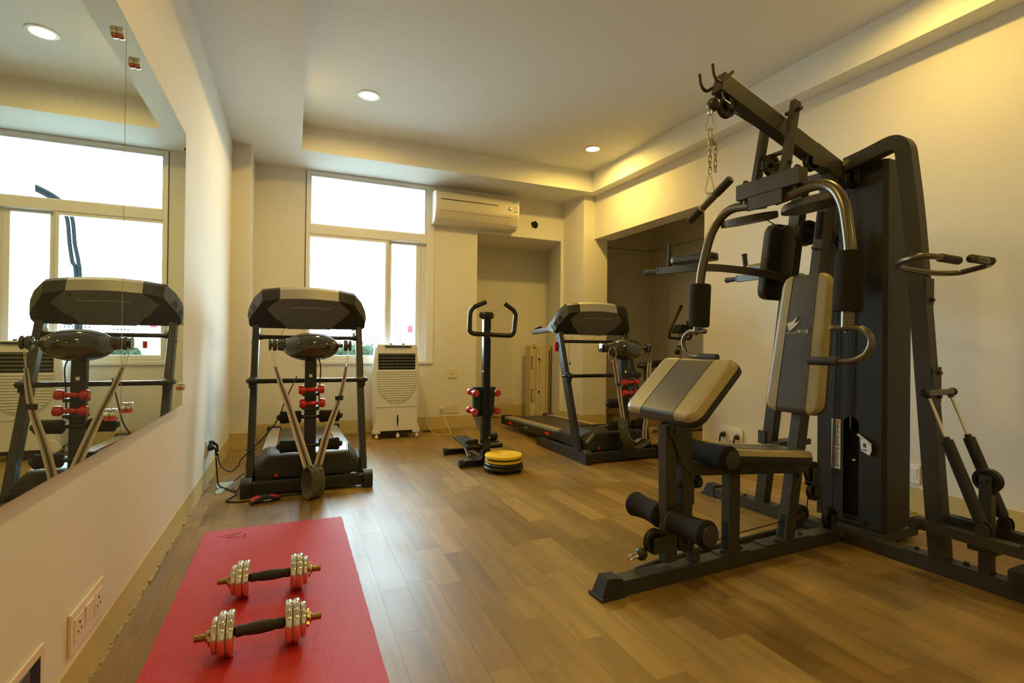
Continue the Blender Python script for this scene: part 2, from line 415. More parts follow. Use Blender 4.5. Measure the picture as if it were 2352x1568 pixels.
for k in range(14):
    a = 2*PI*k/14; r = 0.046*rnd.uniform(0.78, 1.12); pts.append((r*math.cos(a)*1.15, r*math.sin(a)))
mb.poly(pts, -0.002, 0.0015, Matrix.Translation((2.785, Y1, 2.52)) @ Matrix.Rotation(PI/2, 4, 'X'))
mb.build('pipe_hole', 'hole', wb, 0)
mb = MB()
for p in ((2.585, 2.64), (2.565, 2.535), (2.635, 2.53), (2.80, 2.72)): mb.cyl((p[0], Y1-0.001, p[1]), (p[0], Y1+0.002, p[1]), 0.005, n=8)
mb.build('screw_hole', 'hole', wb, 0, 'stuff')
# pillar in the left corner
MB().box((-0.545, 5.362, 0), (-0.39, Y1+0.01, ZS+0.1)).build('trim_1', 'wall', None, 0, S)
# right wall, beam over the recess, recess walls
mb = MB()
mb.poly([(xr(Y0-0.2), Y0-0.2), (xr(Y0-0.2)+0.5, Y0-0.2), (3.95, 3.652), (xr(3.652), 3.652)], -0.01, 3.2)
mb.poly([(xr(3.652), 3.652), (xr(3.652)+0.22, 3.652), (xr(5.44)+0.24, 5.44), (xr(5.44), 5.44)], 2.314, 3.2)
mb.build('wall_right', 'wall', None, 0, S)
mb = MB(); mb.box((3.59, 6.356, -0.01), (5.15, 6.5, 3.2)).box((4.96, 3.4, -0.01), (5.15, 6.356, 3.2)).box((3.9, 3.4, -0.01), (4.96, 3.652, 3.2))
mb.build('wall_recess', 'wall', None, 0, S)
mb = MB(); mb.box((3.592, 6.350, 2.427), (4.96, 6.357, 2.433)).box((4.954, 3.66, 2.427), (4.961, 6.35, 2.433)); mb.build('trim_2', 'groove', None, 0, S)
# ceiling: tray, soffit band round it
mb = MB()
mb.box((-0.8, Y0-0.2, ZC), (5.2, 6.9, ZC+0.15))
mb.box((-0.6, Y0-0.1, ZS), (0.045, 5.95, ZC+0.05)).box((0.045, 5.288, ZS), (3.7, 5.95, ZC+0.05)).box((0.045, Y0-0.1, ZS), (3.7, Y0+0.5, ZC+0.05))
xt = lambda y: 3.27+(5.31-y)*0.0251
mb.poly([(xt(-2.2), -2.2), (3.9, -2.2), (3.9, 5.29), (xt(5.29), 5.29)], ZS, ZC+0.05)
mb.box((3.59, 3.6, ZS), (5.1, 6.4, ZC+0.05))
mb.build('ceiling', 'ceil', None, 0, S)
# painted skirting bands
mb = MB(); mb.box((-0.5452, Y0, 0.0), (-0.541, 5.362, 0.125), 0.001); mb.build('baseboard_left', 'skirt', None, 0, S)
mb = MB(); mb.box((-0.541, 5.357, 0), (-0.386, 5.3625, 0.15)).box((-0.3905, 5.362, 0), (-0.386, Y1, 0.15)).box((-0.39, Y1-0.005, 0), (2.028, Y1+0.001, 0.15))
mb.box((2.0235, Y1, 0), (2.028, 6.664, 0.15)).box((2.024, 6.659, 0), (3.39, 6.665, 0.15))
mb.poly([(3.165, 5.87), (3.16, 5.865), (3.20, 5.865), (3.244, 5.435), (3.597, 5.435), (3.597, 5.46), (3.25, 5.445), (3.206, 5.875)], 0, 0.15)
mb.build('baseboard_back', 'skirt', None, 0, S)
mb = MB(); mb.poly([(xr(Y0)-0.005, Y0), (xr(Y0)+0.01, Y0), (xr(3.652)+0.01, 3.657), (xr(3.652)-0.005, 3.657)], 0, 0.151); mb.build('baseboard_right', 'skirt', None, 0, S)
mb = MB(); mb.box((3.6, 6.351, 0), (4.96, 6.357, 0.15)).box((4.955, 3.66, 0), (4.961, 6.35, 0.15)); mb.build('baseboard_recess', 'skirt', None, 0, S)
# crumbling gap where floor meets the left and right wall
mb = MB(); y = 0.4
while y < 5.3:
    L = rnd.uniform(0.02, 0.09); w = rnd.uniform(0.003, 0.010); mb.box((-0.541, y, -0.001), (-0.541+w, y+L*0.85, rnd.uniform(0.002, 0.014)), 0.001); y += L
y = 0.5
while y < 3.6:
    L = rnd.uniform(0.02, 0.09); w = rnd.uniform(0.003, 0.009); mb.box((xr(y)-0.006-w, y, -0.001), (xr(y)-0.004, y+L*0.85, rnd.uniform(0.002, 0.010)), 0.001); y += L
mb.build('trim_3', 'crack', None, 0, S)

# --- window
win = root('window_1', None, None, (0.776, Y1, 0)); win['kind'] = S
def rectframe(mb, x0, x1, z0, z1, t, y0, y1, bev=0.004, mi=0):
    ts = t if isinstance(t, (tuple, list)) else (t, t, t, t)   # left right bottom top
    mb.box((x0, y0, z0), (x0+ts[0], y1, z1), bev, mi).box((x1-ts[1], y0, z0), (x1, y1, z1), bev, mi)
    mb.box((x0+ts[0]-0.001, y0, z0), (x1-ts[1]+0.001, y1, z0+ts[2]), bev, mi).box((x0+ts[0]-0.001, y0, z1-ts[3]), (x1-ts[1]+0.001, y1, z1), bev, mi)
    return mb
ox = -0.776
rectframe(MB(), 0.10+ox, 1.452+ox, 0.79, 2.832, (0.035, 0.05, 0.04, 0.035), -0.012, 0.10).build('window_frame', 'pvc', win, 40)
MB().box((0.135+ox, -0.008, 2.16), (1.402+ox, 0.09, 2.262), 0.006).build('transom', 'pvc', win)
MB().box((0.10+ox, -0.022, 0.765), (1.49+ox, 0.03, 0.80), 0.006).box((1.45+ox, -0.012, 0.79), (1.49+ox, 0.02, 2.832), 0.005).build('casing', 'pvc', win)
rectframe(MB(), 0.130+ox, 1.408+ox, 2.25, 2.80, (0.022, 0.032, 0.022, 0.022), 0.005, 0.05).build('fixed_light', 'pvc', win)
rectframe(MB(), 0.125+ox, 0.965+ox, 0.815, 2.17, (0.022, 0.032, 0.045, 0.04), 0.006, 0.045).build('sash', 'pvc', win)
rectframe(MB(), 0.94+ox, 1.345+ox, 0.815, 2.17, (0.072, 0.055, 0.045, 0.035), 0.048, 0.088).build('sash', 'pvc', win)
MB().box((1.345+ox, 0.05, 0.82), (1.402+ox, 0.09, 2.16), 0.002).build('track', 'white', win)
MB().box((0.960+ox, 0.0, 0.83), (0.972+ox, 0.046, 2.16), 0.002).build('gasket', 'gasket', win)
for (x0, x1, z0, z1, yy) in ((0.15, 1.378, 2.268, 2.782, 0.028), (0.145, 0.935, 0.855, 2.132, 0.026), (1.01, 1.292, 0.855, 2.137, 0.068)):
    MB().box((x0+ox, yy, z0), (x1+ox, yy+0.005, z1)).build('pane', 'glass', win, 0)
MB().box((0.092+ox, -0.004, 1.5), (0.098+ox, 0.001, 2.83)).build('joint', 'groove', win, 0)

# --- mirror on the left wall
MX = -0.520
mi_ = root('wall_mirror', 'large frameless wall mirror of two glass panels on steel standoffs on the left wall', 'mirror', (MX, 2.0, 1.35))
for a, b in ((1.05, 2.044), (2.049, 3.056)):
    MB().box((-0.006, a-2.0, 0.674-1.35), (0, b-2.0, 2.052-1.35), 0.0008).build('mirror_panel', 'mirror', mi_, 0)
for y, z in ((1.960, 1.962), (2.146, 1.960), (2.122, 0.770), (1.950, 0.769), (3.011, 0.771), (1.12, 1.96), (1.12, 0.769)):
    p = (y-2.0, z-1.35)
    c = MB().cyl((-0.024, p[0], p[1]), (0.004, p[0], p[1]), 0.012, n=16).cyl((0.0, p[0], p[1]), (0.017, p[0], p[1]), 0.019, n=20, bev=0.003).build('standoff', 'chrome', mi_)
MB().cyl((-0.002, 1.030, 0.617), (0.003, 1.030, 0.617), 0.006, n=10).build('screw', 'hole', mi_)

# --- recessed ceiling lights
def downlight(x, y, label, pw=1.0):
    t = root('ceiling_light', label, 'ceiling light', (x, y, ZC), 0, 'recessed ceiling downlights')
    mb = MB().lathe([(0.070, -0.001), (0.090, -0.001), (0.092, 0.002), (0.090, 0.006), (0.072, 0.008), (0.070, 0.004)], (0, 0, 0), (0, 0, -1), 32)
    mb.build('trim_ring', 'white', t)
    MB().lathe([(0, 0.003), (0.069, 0.003), (0.069, 0.001), (0, 0.001)], (0, 0, 0), (0, 0, -1), 32).build('diffuser', 'lampface', t)
    l = bpy.data.lights.new('lamp', 'AREA'); l.shape = 'DISK'; l.size = 0.13; l.energy = LAMP_POWER*pw; l.color = LAMP_COLOR; l.spread = PI*0.96
    o = bpy.data.objects.new('lamp', l); COL.objects.link(o); o.parent = t; o.location = (0, 0, -0.010)
for x, y, pw, lb in ((0.55, 4.42, 1.0, 'round recessed ceiling light above the treadmill by the mirror'), (2.87, 4.64, 1.0, 'round recessed ceiling light near the far right corner'),
                 (0.55, 1.64, 0.6, 'round recessed ceiling light above the red mat'), (2.87, 1.64, 0.6, 'round recessed ceiling light above the multi gym tower'),
                 (0.55, -1.2, 0.4, 'round recessed ceiling light behind the camera near the mirror wall'), (2.87, -1.2, 0.6, 'round recessed ceiling light behind the camera near the right wall')):
    downlight(x, y, lb, pw)

# --- socket plates
def holes(mb, cx, cz, s=1.0, mi=0):
    for dx, dz, r in ((0, 0.011, 0.0032), (-0.010, -0.007, 0.0026), (0.010, -0.007, 0.0026)): mb.cyl((cx+dx*s, -0.0112, cz+dz*s), (cx+dx*s, -0.0098, cz+dz*s), r*s, n=8, mi=mi)
def socket(loc, rz, w, h, label, kinds=('s', 'k', 's'), col='socket', group=None):
    """plate in local x-z facing local -y"""
    t = root('wall_socket', label, 'socket', loc, rz, group)
    MB().box((-w/2, -0.008, -h/2), (w/2, 0, h/2), 0.003).build('plate', col, t)
    n = len(kinds); mw = w*0.86/n
    for i, k in enumerate(kinds):
        cx = -w*0.43+mw*(i+0.5)
        if k == 's':
            o = MB().box((cx-mw*0.44, -0.010, -h*0.30), (cx+mw*0.44, -0.004, h*0.30), 0.0012).build('outlet', col, t)
            mb = MB(); holes(mb, cx, 0, h/0.095); mb.build('pin_hole', 'hole', o, 0)
        elif k == 'k':
            MB().poly([(-h*0.30, 0.004), (h*0.30, 0.004), (h*0.30, 0.013), (-h*0.26, 0.0085)], cx-mw*0.42, cx+mw*0.42, Matrix(((0, 0, 1, 0), (0, -1, 0, 0), (1, 0, 0, 0), (0, 0, 0, 1))), 0.0008).build('switch', col, t)
        elif k == 'd':
            mb = MB(); mb.cyl((cx-0.010, -0.0095, 0), (cx-0.010, -0.007, 0), 0.005, n=10).cyl((cx+0.010, -0.0095, 0), (cx+0.010, -0.007, 0), 0.005, n=10); mb.build('pin_hole', 'hole', t, 0)
        elif k == 'o':
            MB().box((cx-mw*0.42, -0.0085, -h*0.34), (cx+mw*0.42, -0.007, h*0.34)).build('opening', 'hole', t, 0)
            MB().box((cx-mw*0.30, -0.012, -h*0.34), (cx+mw*0.0, -0.008, h*0.34), 0.001).build('switch', 'slat', t)
    return t
LW = PI/2   # local -y -> +x
socket((-0.545, 1.846, 0.209), LW, 0.262, 0.112, 'low triple socket plate on the left wall beside the red mat')
socket((-0.545, 1.475, 0.215), LW, 0.17, 0.130, 'plate with a dark opening low on the left wall, nearest the camera', ('o',))
s1 = socket((-0.545, 4.075, 0.262), LW, 0.13, 0.115, 'low socket on the left wall holding two black plugs', ('s', 's'), 'white')
socket((1.690, Y1, 0.240), 0, 0.250, 0.112, 'triple socket on the back wall holding a white plug')
socket((1.729, Y1, 0.648), 0, 0.108, 0.105, 'small square outlet plate on the back wall above the triple socket', ('d',))
socket((2.740, 6.664, 0.225), 0, 0.250, 0.118, 'triple socket plate inside the tall niche')
RW = -PI/2-0.031
s2 = socket((xr(3.32)-0.001, 3.32, 0.253), RW, 0.245, 0.112, 'white triple socket on the right wall holding two black plugs', ('s', 'k', 's'), 'white')
socket((xr(1.945)-0.001, 1.945, 0.235), RW, 0.09, 0.115, 'narrow white switch plate low on the right wall behind the weight tower', ('k',), 'white')
# ================================================================== MULTI GYM (local frame: +x towards right wall, +y away from camera)
TH = math.radians(2.9)
gym = root('multi_gym', 'large graphite grey multi station weight machine with beige and charcoal pads on the right', 'gym machine', (2.612, 1.780, 0), TH)
VC = 0.037

def pulley(c, axis, r, parent, w=0.024, bolt=True, name='pulley'):
    a = V(axis).normalized(); h = w/2
    pr = [(0, -h*0.75), (r*0.24, -h*0.75), (r*0.24, -h*0.35), (r*0.62, -h*0.35), (r*0.70, -h*0.95), (r*0.97, -h), (r, -h*0.8), (r*0.86, 0), (r, h*0.8), (r*0.97, h), (r*0.70, h*0.95), (r*0.62, h*0.35), (r*0.24, h*0.35), (r*0.24, h*0.75), (0, h*0.75)]
    o = MB().lathe(pr, c, a, 32).build(name, 'plastic', parent, 30)
    if bolt:
        b = MB(); c1 = V(c)-a*(h+0.012); c2 = V(c)+a*(h+0.012); b.cyl(c1, c2, 0.007, n=6).cyl(V(c)-a*(h+0.007), V(c)+a*(h+0.007), 0.012, n=16)
        b.build('bolt', 'bolt', o, 30)
    return o

def bolts(pts, axis, parent, r=0.010, h=0.010):
    for p in pts:
        a = V(axis).normalized(); mb = MB().cyl(p, V(p)+a*0.002, r*1.5, n=18).cyl(V(p)+a*0.002, V(p)+a*h, r, n=6)
        mb.build('bolt', 'bolt', parent, 30)

def roundrect_w(t, W, L, r):
    d = abs(t)-(L/2-r)
    return W/2 if d <= 0 else W/2-(r-math.sqrt(max(0, r*r-d*d)))

def pad(mtx, W, L, T, band, cr, parent, dome=0.010, re=0.022, mats=('beige', 'greyv', 'blackv'), name='cushion', dish=0.0, tp=0.0):
    """upholstered pad. local x = width, y = length, z = up (face). back at z=0. three face panels + dark underside shell"""
    NT = 40
    def PT(x, t, z): return mtx @ V((x*(1-tp*t/(L/2)), t, z))
    ts = [-L/2+L*(0.5-0.5*math.cos(PI*i/NT)) for i in range(NT+1)]
    def hz(x, t):
        e = min(roundrect_w(t, W, L, cr)-abs(x), L/2-abs(t)); e = max(0, e)/re
        k = 1 if e >= 1 else math.sqrt(max(0, 1-(1-e)**2))
        return (T-re)+re*k+dome*(1-(2*x/W)**2)*(1-(2*t/L)**2)*k-dish*math.cos(PI*t/L)*k
    def strip(fx0, fx1, nm, mt, nx):
        mb = MB(); rows = []
        for t in ts:
            w = max(0.0005, roundrect_w(t, W, L, cr)); a, b = fx0(w), fx1(w)
            rows.append([mb.bm.verts.new(PT(a+(b-a)*j/nx, t, hz(a+(b-a)*j/nx, t))) for j in range(nx+1)])
        for r0, r1 in zip(rows, rows[1:]):
            for j in range(nx): 
                try: mb.bm.faces.new((r0[j], r0[j+1], r1[j+1], r1[j]))
                except ValueError: pass
        o = mb.build(nm, mt, parent, 60); return o
    if band:
        bx = band; cl = lambda w: min(bx, w*0.999)
        side = []
        strip(lambda w: -w, lambda w: -cl(w), 'side_panel', mats[0], 6)
        strip(lambda w: -cl(w), cl, 'centre_panel', mats[1], 10)
        strip(cl, lambda w: w, 'side_panel', mats[0], 6)
        for sx in (-1, 1):   # stitched seam
            MB().tube([PT(sx*bx, t, hz(sx*bx, t)+0.0002) for t in ts if roundrect_w(t, W, L, cr) > bx+0.001], 0.0014, 5).build('seam', 'blackv', parent)
    else:
        strip(lambda w: -w, lambda w: w, 'face_panel', mats[1], 18)
    # shell
    mb = MB(); out = [(roundrect_w(t, W, L, cr), t) for t in ts]
    out = out+[(-w, t) for w, t in reversed(out)]
    res = []
    for p in out:
        if not res or (abs(p[0]-res[-1][0])+abs(p[1]-res[-1][1])) > 1e-4: res.append(p)
    lv = [(0.96, 0.0), (1.0, 0.006), (1.005, (T-re)*0.5), (1.0, T-re)]; rings = []
    for s, z in lv: rings.append([mb.bm.verts.new(PT(x*s, y-(0 if s == 1 else y*(1-s)*0.3), z)) for x, y in res])
    for a, b in zip(rings, rings[1:]):
        for k in range(len(a)): mb.bm.faces.new((a[k], a[(k+1) % len(a)], b[(k+1) % len(b)], b[k]))
    mb.bm.faces.new(rings[0][::-1])
    return mb.build(name, mats[2], parent, 50)

# --- base
BH = 0.062
mb = MB().beam((-1.40, VC, BH/2), (0.02, VC, BH/2), 0.074, BH, (0, 1, 0), 0.005); mb.build('base_beam', 'metal', gym)
MB().beam((0.048, -1.15, BH/2), (0.048, 0.86, BH/2), 0.074, BH, (1, 0, 0), 0.005).build('base_beam', 'metal', gym)
MB().beam((0.07, 0.0, 0.045), (0.42, 0.0, 0.045), 0.30, 0.05, (0, 1, 0), 0.004).build('tower_base', 'metal', gym)
def foot(p, d, name='foot_cap'):
    """tapered rubber end cap; p = inner end centre on floor, d = outward direction"""
    d = V(d); s = V((-d.y, d.x, 0)); mb = MB()
    def q(l, w, z): return V(p)+d*l+s*w+V((0, 0, z))
    vs = [q(-0.012, -0.042, 0), q(-0.012, 0.042, 0), q(0.095, 0.042, 0), q(0.095, -0.042, 0),
          q(-0.012, -0.042, 0.072), q(-0.012, 0.042, 0.072), q(0.060, 0.036, 0.080), q(0.060, -0.036, 0.080)]
    mb._add(vs, [(0, 1, 2, 3), (4, 5, 6, 7), (0, 1, 5, 4), (1, 2, 6, 5), (2, 3, 7, 6), (3, 0, 4, 7)])
    bmesh.ops.recalc_face_normals(mb.bm, faces=mb.bm.faces[:]); bmesh.ops.bevel(mb.bm, geom=mb.bm.edges[:], offset=0.005, segments=2, affect='EDGES')
    mb.box((-0.018, -0.047, 0), (0.100, 0.047, 0.012), 0.003, 0, Matrix(((d.x, s.x, 0, p[0]), (d.y, s.y, 0, p[1]), (0, 0, 1, 0), (0, 0, 0, 1))))
    mb.build(name, 'rubber', gym)
foot((-1.405, VC, 0), (-1, 0, 0)); foot((0.048, 0.845, 0), (0, 1, 0))
bolts([(-1.385+0.0, -0.0005, 0.036), (-1.345, -0.0005, 0.036)], (0, -1, 0), gym, 0.006, 0.002)
bolts([(0.0, -0.0, 0.04)], (-0.7, -0.7, 0), gym, 0.012, 0.010)
# --- seat posts
MB().beam((-0.755, VC, BH), (-0.755, VC, 0.455), 0.052, 0.065, (0, 1, 0), 0.004).build('seat_post', 'metal', gym)
MB().box((-0.84, VC-0.034, BH), (-0.67, VC+0.034, BH+0.006), 0.002).build('foot_plate', 'metal', gym)
bolts([(-0.815, VC-0.005, BH+0.006), (-0.692, VC, BH+0.006)], (0, 0, 1), gym)
MB().box((-0.7885, VC-0.013, 0.075), (-0.7872, VC+0.013, 0.20)).build('slot', 'hole', gym, 0)
UP0, UP1 = V((-0.378, VC, BH)), V((-0.040, VC, 1.93))
MB().beam(UP0, UP1, 0.054, 0.068, (0, 1, 0), 0.004).build('main_upright', 'metal', gym)
MB().box((-0.56, VC-0.038, BH), (-0.24, VC+0.038, BH+0.008), 0.003).build('foot_plate', 'metal', gym)
MB().beam((-0.4090, VC, 0.075), (-0.3860, VC, 0.20), 0.026, 0.003, (0, 1, 0), 0).build('slot', 'hole', gym, 0)
bolts([(-0.47, VC-0.018, BH+0.008), (-0.27, VC, BH+0.008)], (0, 0, 1), gym)
MB().box((-0.345, VC-0.031, 0.33), (-0.30, VC-0.027, 0.40), 0.002).build('bracket', 'metal', gym); bolts([(-0.325, VC-0.031, 0.375)], (0, -1, 0), gym)
# --- seat frame, seat
MB().beam((-1.03, VC, 0.468), (-0.26, VC, 0.405), 0.052, 0.055, (0, 1, 0), 0.004).build('seat_frame', 'metal', gym)
sm = frame((-0.62, VC, 0.452), (-0.62+0.085, VC, 1.45), (0, 1, 0)) @ Matrix.Rotation(0, 4, 'Z')
pad(frame((-0.625, VC, 0.470), (-0.625+0.10, VC, 1.47), (0, 1, 0)), 0.245, 0.62, 0.064, 0.062, 0.06, gym, dome=0.002, re=0.026, name='seat', dish=0.006)
# --- backrest
B0, B1 = V((-0.352, VC, 0.680)), V((-0.235, VC, 1.375))
bd = (B1-B0).normalized(); bn = V((-bd.z, 0, bd.x))
bm_ = Matrix(((0, bd.x, bn.x, 0), (-1, bd.y, bn.y, 0), (0, bd.z, bn.z, 0), (0, 0, 0, 1)))
c = (B0+B1)/2-bn*0.050
bm_ = Matrix.Translation(c) @ bm_
pad(bm_, 0.290, (B1-B0).length, 0.050, 0.072, 0.065, gym, dome=0.004, re=0.024, name='backrest', tp=0.09)
# taper of the pad: narrower at the head end is suggested by its panels; logo and lettering printed on the centre panel
lg = bm_ @ Matrix.Translation((0, 0.045, 0.0570))
MB().poly([(-0.013, 0.085), (-0.025, 0.049), (0.0023, 0.063), (-0.0125, 0.042), (-0.030, 0.024), (-0.050, 0.0086), (-0.055, 0.027), (-0.068, 0.0507), (-0.055, 0.0516), (-0.059, 0.061), (-0.049, 0.054), (-0.034, 0.0645)], -0.003, 0.0006, lg).build('wing_emblem', 'print', gym, 0)
text('BOLIKANG', 0.0118, lg @ Matrix.Translation((-0.0355, 0, 0)), 'print', gym, depth=0.0006)
text('博力康', 0.0205, lg @ Matrix.Translation((0.024, 0.006, 0)), 'print', gym, depth=0.0006)
text('®', 0.012, lg @ Matrix.Translation((0.054, 0.026, 0)), 'metal_lt', gym, depth=0.0006)
# --- curl pad post and pad
MB().beam((-1.040, VC, 0.315), (-1.040, VC, 0.50), 0.058, 0.064, (0, 1, 0), 0.004).build('post_sleeve', 'metal', gym)
MB().beam((-1.040, VC, 0.255), (-1.050, VC, 0.795), 0.048, 0.054, (0, 1, 0), 0.003).build('curl_post', 'metal', gym)
MB().cyl((-1.115, VC, 0.405), (-1.07, VC, 0.405), 0.016, n=20).build('pin_boss', 'metal', gym)
mb = MB(); kn = []
for k in range(40):
    a = 2*PI*k/40; r = 0.030*(1-0.10*(0.5+0.5*math.cos(10*a))); kn.append((r*math.cos(a), r*math.sin(a)))
mb.poly(kn, 0, 0.026, frame((-0.985, VC, 0.405), (-0.9, VC, 0.405), (0, 1, 0)), 0.002).cyl((-1.01, VC, 0.405), (-0.985, VC, 0.405), 0.012).build('adjusting_knob', 'plastic', gym)
P0, P1 = V((-1.195, VC, 0.722)), V((-0.968, VC, 0.938))
pd = (P1-P0).normalized(); pn = V((-pd.z, 0, pd.x))
pm_ = Matrix.Translation((P0+P1)/2-pn*0.050) @ Matrix(((0, pd.x, pn.x, 0), (-1, pd.y, pn.y, 0), (0, pd.z, pn.z, 0), (0, 0, 0, 1)))
pad(pm_, 0.44, (P1-P0).length+0.03, 0.060, 0.098, 0.05, gym, dome=0.004, re=0.024, name='curl_pad')
MB().beam((-1.09, VC, 0.765), (-1.02, VC, 0.83), 0.14, 0.012, (0, 1, 0), 0.002).build('pad_bracket', 'metal', gym)
# --- leg lever
L0, L1 = V((-1.140, VC, 0.665)), V((-1.128, VC, 0.085))
MB().beam(L0, L1, 0.050, 0.060, (0, 1, 0), 0.004).build('leg_lever', 'metal', gym)
for sy in (-1, 1):
    y = VC+sy*0.031
    pts = [(-0.033+0.033*0, 0)]
    out = [(0.036*math.cos(a), 0.036*math.sin(a)) for a in [PI*(0.15+1.25*k/10) for k in range(11)]]
    out += [(0.035, -0.14), (0.10, -0.20), (0.10, -0.12)]
    MB().poly(out, -0.003, 0.003, Matrix(((1, 0, 0, -1.122), (0, 0, -1, y), (0, 1, 0, 0.640), (0, 0, 0, 1))), 0.001).build('pivot_plate', 'metal', gym)
bolts([(-1.122, VC-0.034, 0.640)], (0, -1, 0), gym, 0.011, 0.008)
def roller(cx, cz, y0, y1, parent, r=0.056, cap=True, waist=0.84, name='foam_roller', rcap=0.042):
    n = 12; pr = [(0, 0), (r*0.62, 0), (r*0.9, 0.004), (r, 0.014)]
    L = abs(y1-y0)
    for i in range(n+1):
        t = i/n; pr.append((r*(waist+(1-waist)*(2*t-1)**2), 0.018+(L-0.036)*t))
    pr += [(r, L-0.014), (r*0.9, L-0.004), (r*0.62, L), (0, L)]
    d = 1 if y1 > y0 else -1
    o = MB().lathe(pr, (cx, y0, cz), (0, d, 0), 32).build(name, 'foam', parent, 60)
    if cap:
        MB().lathe([(0, -0.001), (rcap*0.9, -0.001), (rcap, 0.002), (rcap*0.97, 0.006), (rcap*0.5, 0.009), (0, 0.009)], (cx, y1, cz), (0, d, 0), 28).build('end_cap', 'plastic_g', o, 50)
    return o
roller(-1.130, 0.266, VC-0.028, VC-0.228, gym); roller(-1.130, 0.266, VC+0.028, VC+0.228, gym)
roller(-0.905, 0.520, VC+0.135, VC-0.135, gym, 0.058, waist=0.88)
MB().cyl((-0.905, VC-0.14, 0.520), (-0.905, VC+0.15, 0.520), 0.012).build('roller_bar', 'metal_lt', gym)
MB().cyl((-1.13, VC-0.2, 0.266), (-1.13, VC+0.2, 0.266), 0.012).build('roller_bar', 'metal_lt', gym)
MB().beam((-0.905, VC, 0.46), (-0.905, VC, 0.50), 0.03, 0.03, (0, 1, 0), 0.002).build('bracket', 'metal', gym)
pulley((-1.205, VC, 0.180), (0, 1, 0), 0.052, gym)
MB().box((-1.225, VC-0.022, 0.13), (-1.15, VC-0.017, 0.20), 0.002).box((-1.225, VC+0.017, 0.13), (-1.15, VC+0.022, 0.20), 0.002).build('pulley_bracket', 'metal', gym)
MB().ball((-1.275, VC, 0.137), 0.026, 24).build('cable_stop', 'plastic', gym)
MB().cyl((-1.318, VC, 0.132), (-1.296, VC, 0.134), 0.010, 0.013).ring((-1.328, VC, 0.131), (0.2, 1, 0.3), 0.013, 0.004, 20).build('eyelet', 'chrome', gym)
MB().beam((-0.985, VC, BH), (-0.985, VC, 0.118), 0.040, 0.045, (0, 1, 0), 0.003).build('pulley_stub', 'metal', gym); pulley((-1.025, VC+0.006, 0.150), (0, 1, 0), 0.048, gym)
# --- low pulleys near the tower
pulley((-0.176, VC, 0.372), (0, 1, 0), 0.052, gym); pulley((-0.160, VC, 0.270), (0, 1, 0), 0.048, gym)
MB().box((-0.200, VC-0.022, 0.300), (-0.152, VC-0.017, 0.395), 0.002).box((-0.200, VC+0.017, 0.300), (-0.152, VC+0.022, 0.395), 0.002).box((-0.200, VC-0.020, 0.318), (-0.152, VC+0.020, 0.324)).box((-0.182, VC-0.022, 0.25), (-0.138, VC-0.017, 0.322), 0.002).build('pulley_bracket', 'metal', gym)
pulley((-0.030, VC, 0.118), (0, 1, 0), 0.052, gym); pulley((-0.262, VC, 0.165), (0, 1, 0), 0.048, gym)
MB().box((-0.050, VC-0.024, BH), (-0.010, VC-0.018, 0.135), 0.002).box((-0.050, VC+0.018, BH), (-0.010, VC+0.024, 0.135), 0.002).build('pulley_bracket', 'metal', gym)
MB().box((-0.330, VC-0.022, 0.15), (-0.25, VC-0.017, 0.18), 0.002).build('pulley_bracket', 'metal', gym)
mb = MB().tube([(-1.155, VC, 0.130), (-0.98, VC, 0.108), (-0.755, VC, 0.135), (-0.38, VC, 0.150), (-0.27, VC, 0.118)], 0.0028, 6)
mb.tube([(-0.215, VC, 0.170), (-0.205, VC, 0.26)], 0.0028, 6).tube([(-0.113, VC, 0.26), (-0.08, VC, 0.13)], 0.0028, 6); mb.build('cable', 'cable', gym)
# --- weight tower shroud
UX = 0.095
def shell(mb, inner=False):
    y0, y1, x1 = -0.158, 0.188, 0.318
    return [(UX, y1), (UX, y0+0.016), (UX+0.016, y0), (x1, y0), (x1, y1)]
mb = MB(); SB, ST = 0.085, 1.955
sl0, sl1, slz0, slz1 = -0.034, 0.046, 0.10, 0.640    # slot
# front sheet with arched slot
def sheet_front(mb):
    yc = (sl0+sl1)/2; rs = (sl1-sl0)/2; zc = slz1-rs; n = 12
    arc = [(yc+rs*math.cos(PI*k/n), zc+rs*math.sin(PI*k/n)) for k in range(n+1)]     # from +y to -y
    y0, y1 = -0.142, 0.188
    def v(y, z): return mb.bm.verts.new((UX, y, z))
    # left part (+y), right part (-y), below, above
    mb.bm.faces.new([v(sl1, slz0), v(y1, slz0), v(y1, zc), v(sl1, zc)]); mb.bm.faces.new([v(y0, slz0), v(sl0, slz0), v(sl0, zc), v(y0, zc)])
    mb.bm.faces.new([v(y0, SB), v(y1, SB), v(y1, slz0), v(y0, slz0)])
    mb.bm.faces.new([v(y1, zc), v(y1, ST)]+[v(yc, ST)]+[v(a, b) for a, b in arc[:n//2+1]][::-1])
    mb.bm.faces.new([v(y0, zc)]+[v(a, b) for a, b in arc[n//2:]][::-1]+[v(yc, ST), v(y0, ST)])
sheet_front(mb)
def quad(a, b, z0=SB, z1=ST): mb._add([(a[0], a[1], z0), (b[0], b[1], z0), (b[0], b[1], z1), (a[0], a[1], z1)], [(0, 1, 2, 3)])
quad((UX, -0.142), (UX+0.020, -0.158)); quad((UX+0.020, -0.158), (0.318, -0.158)); quad((UX, 0.188), (0.150, 0.196)); quad((0.318, -0.158), (0.318, -0.10)); quad((0.150, 0.196), (0.318, 0.196)); quad((0.318, 0.196), (0.318, 0.10))
mb._add([(UX, -0.142, ST), (UX+0.02, -0.158, ST), (0.318, -0.158, ST), (0.318, 0.196, ST), (UX, 0.188, ST)], [(0, 1, 2, 3, 4)])
mb.build('tower_shroud', 'shroud', gym, 30)
MB().box((0.300, -0.150, 0.10), (0.326, 0.19, 0.72), 0.004).build('tower_back', 'plastic', gym)
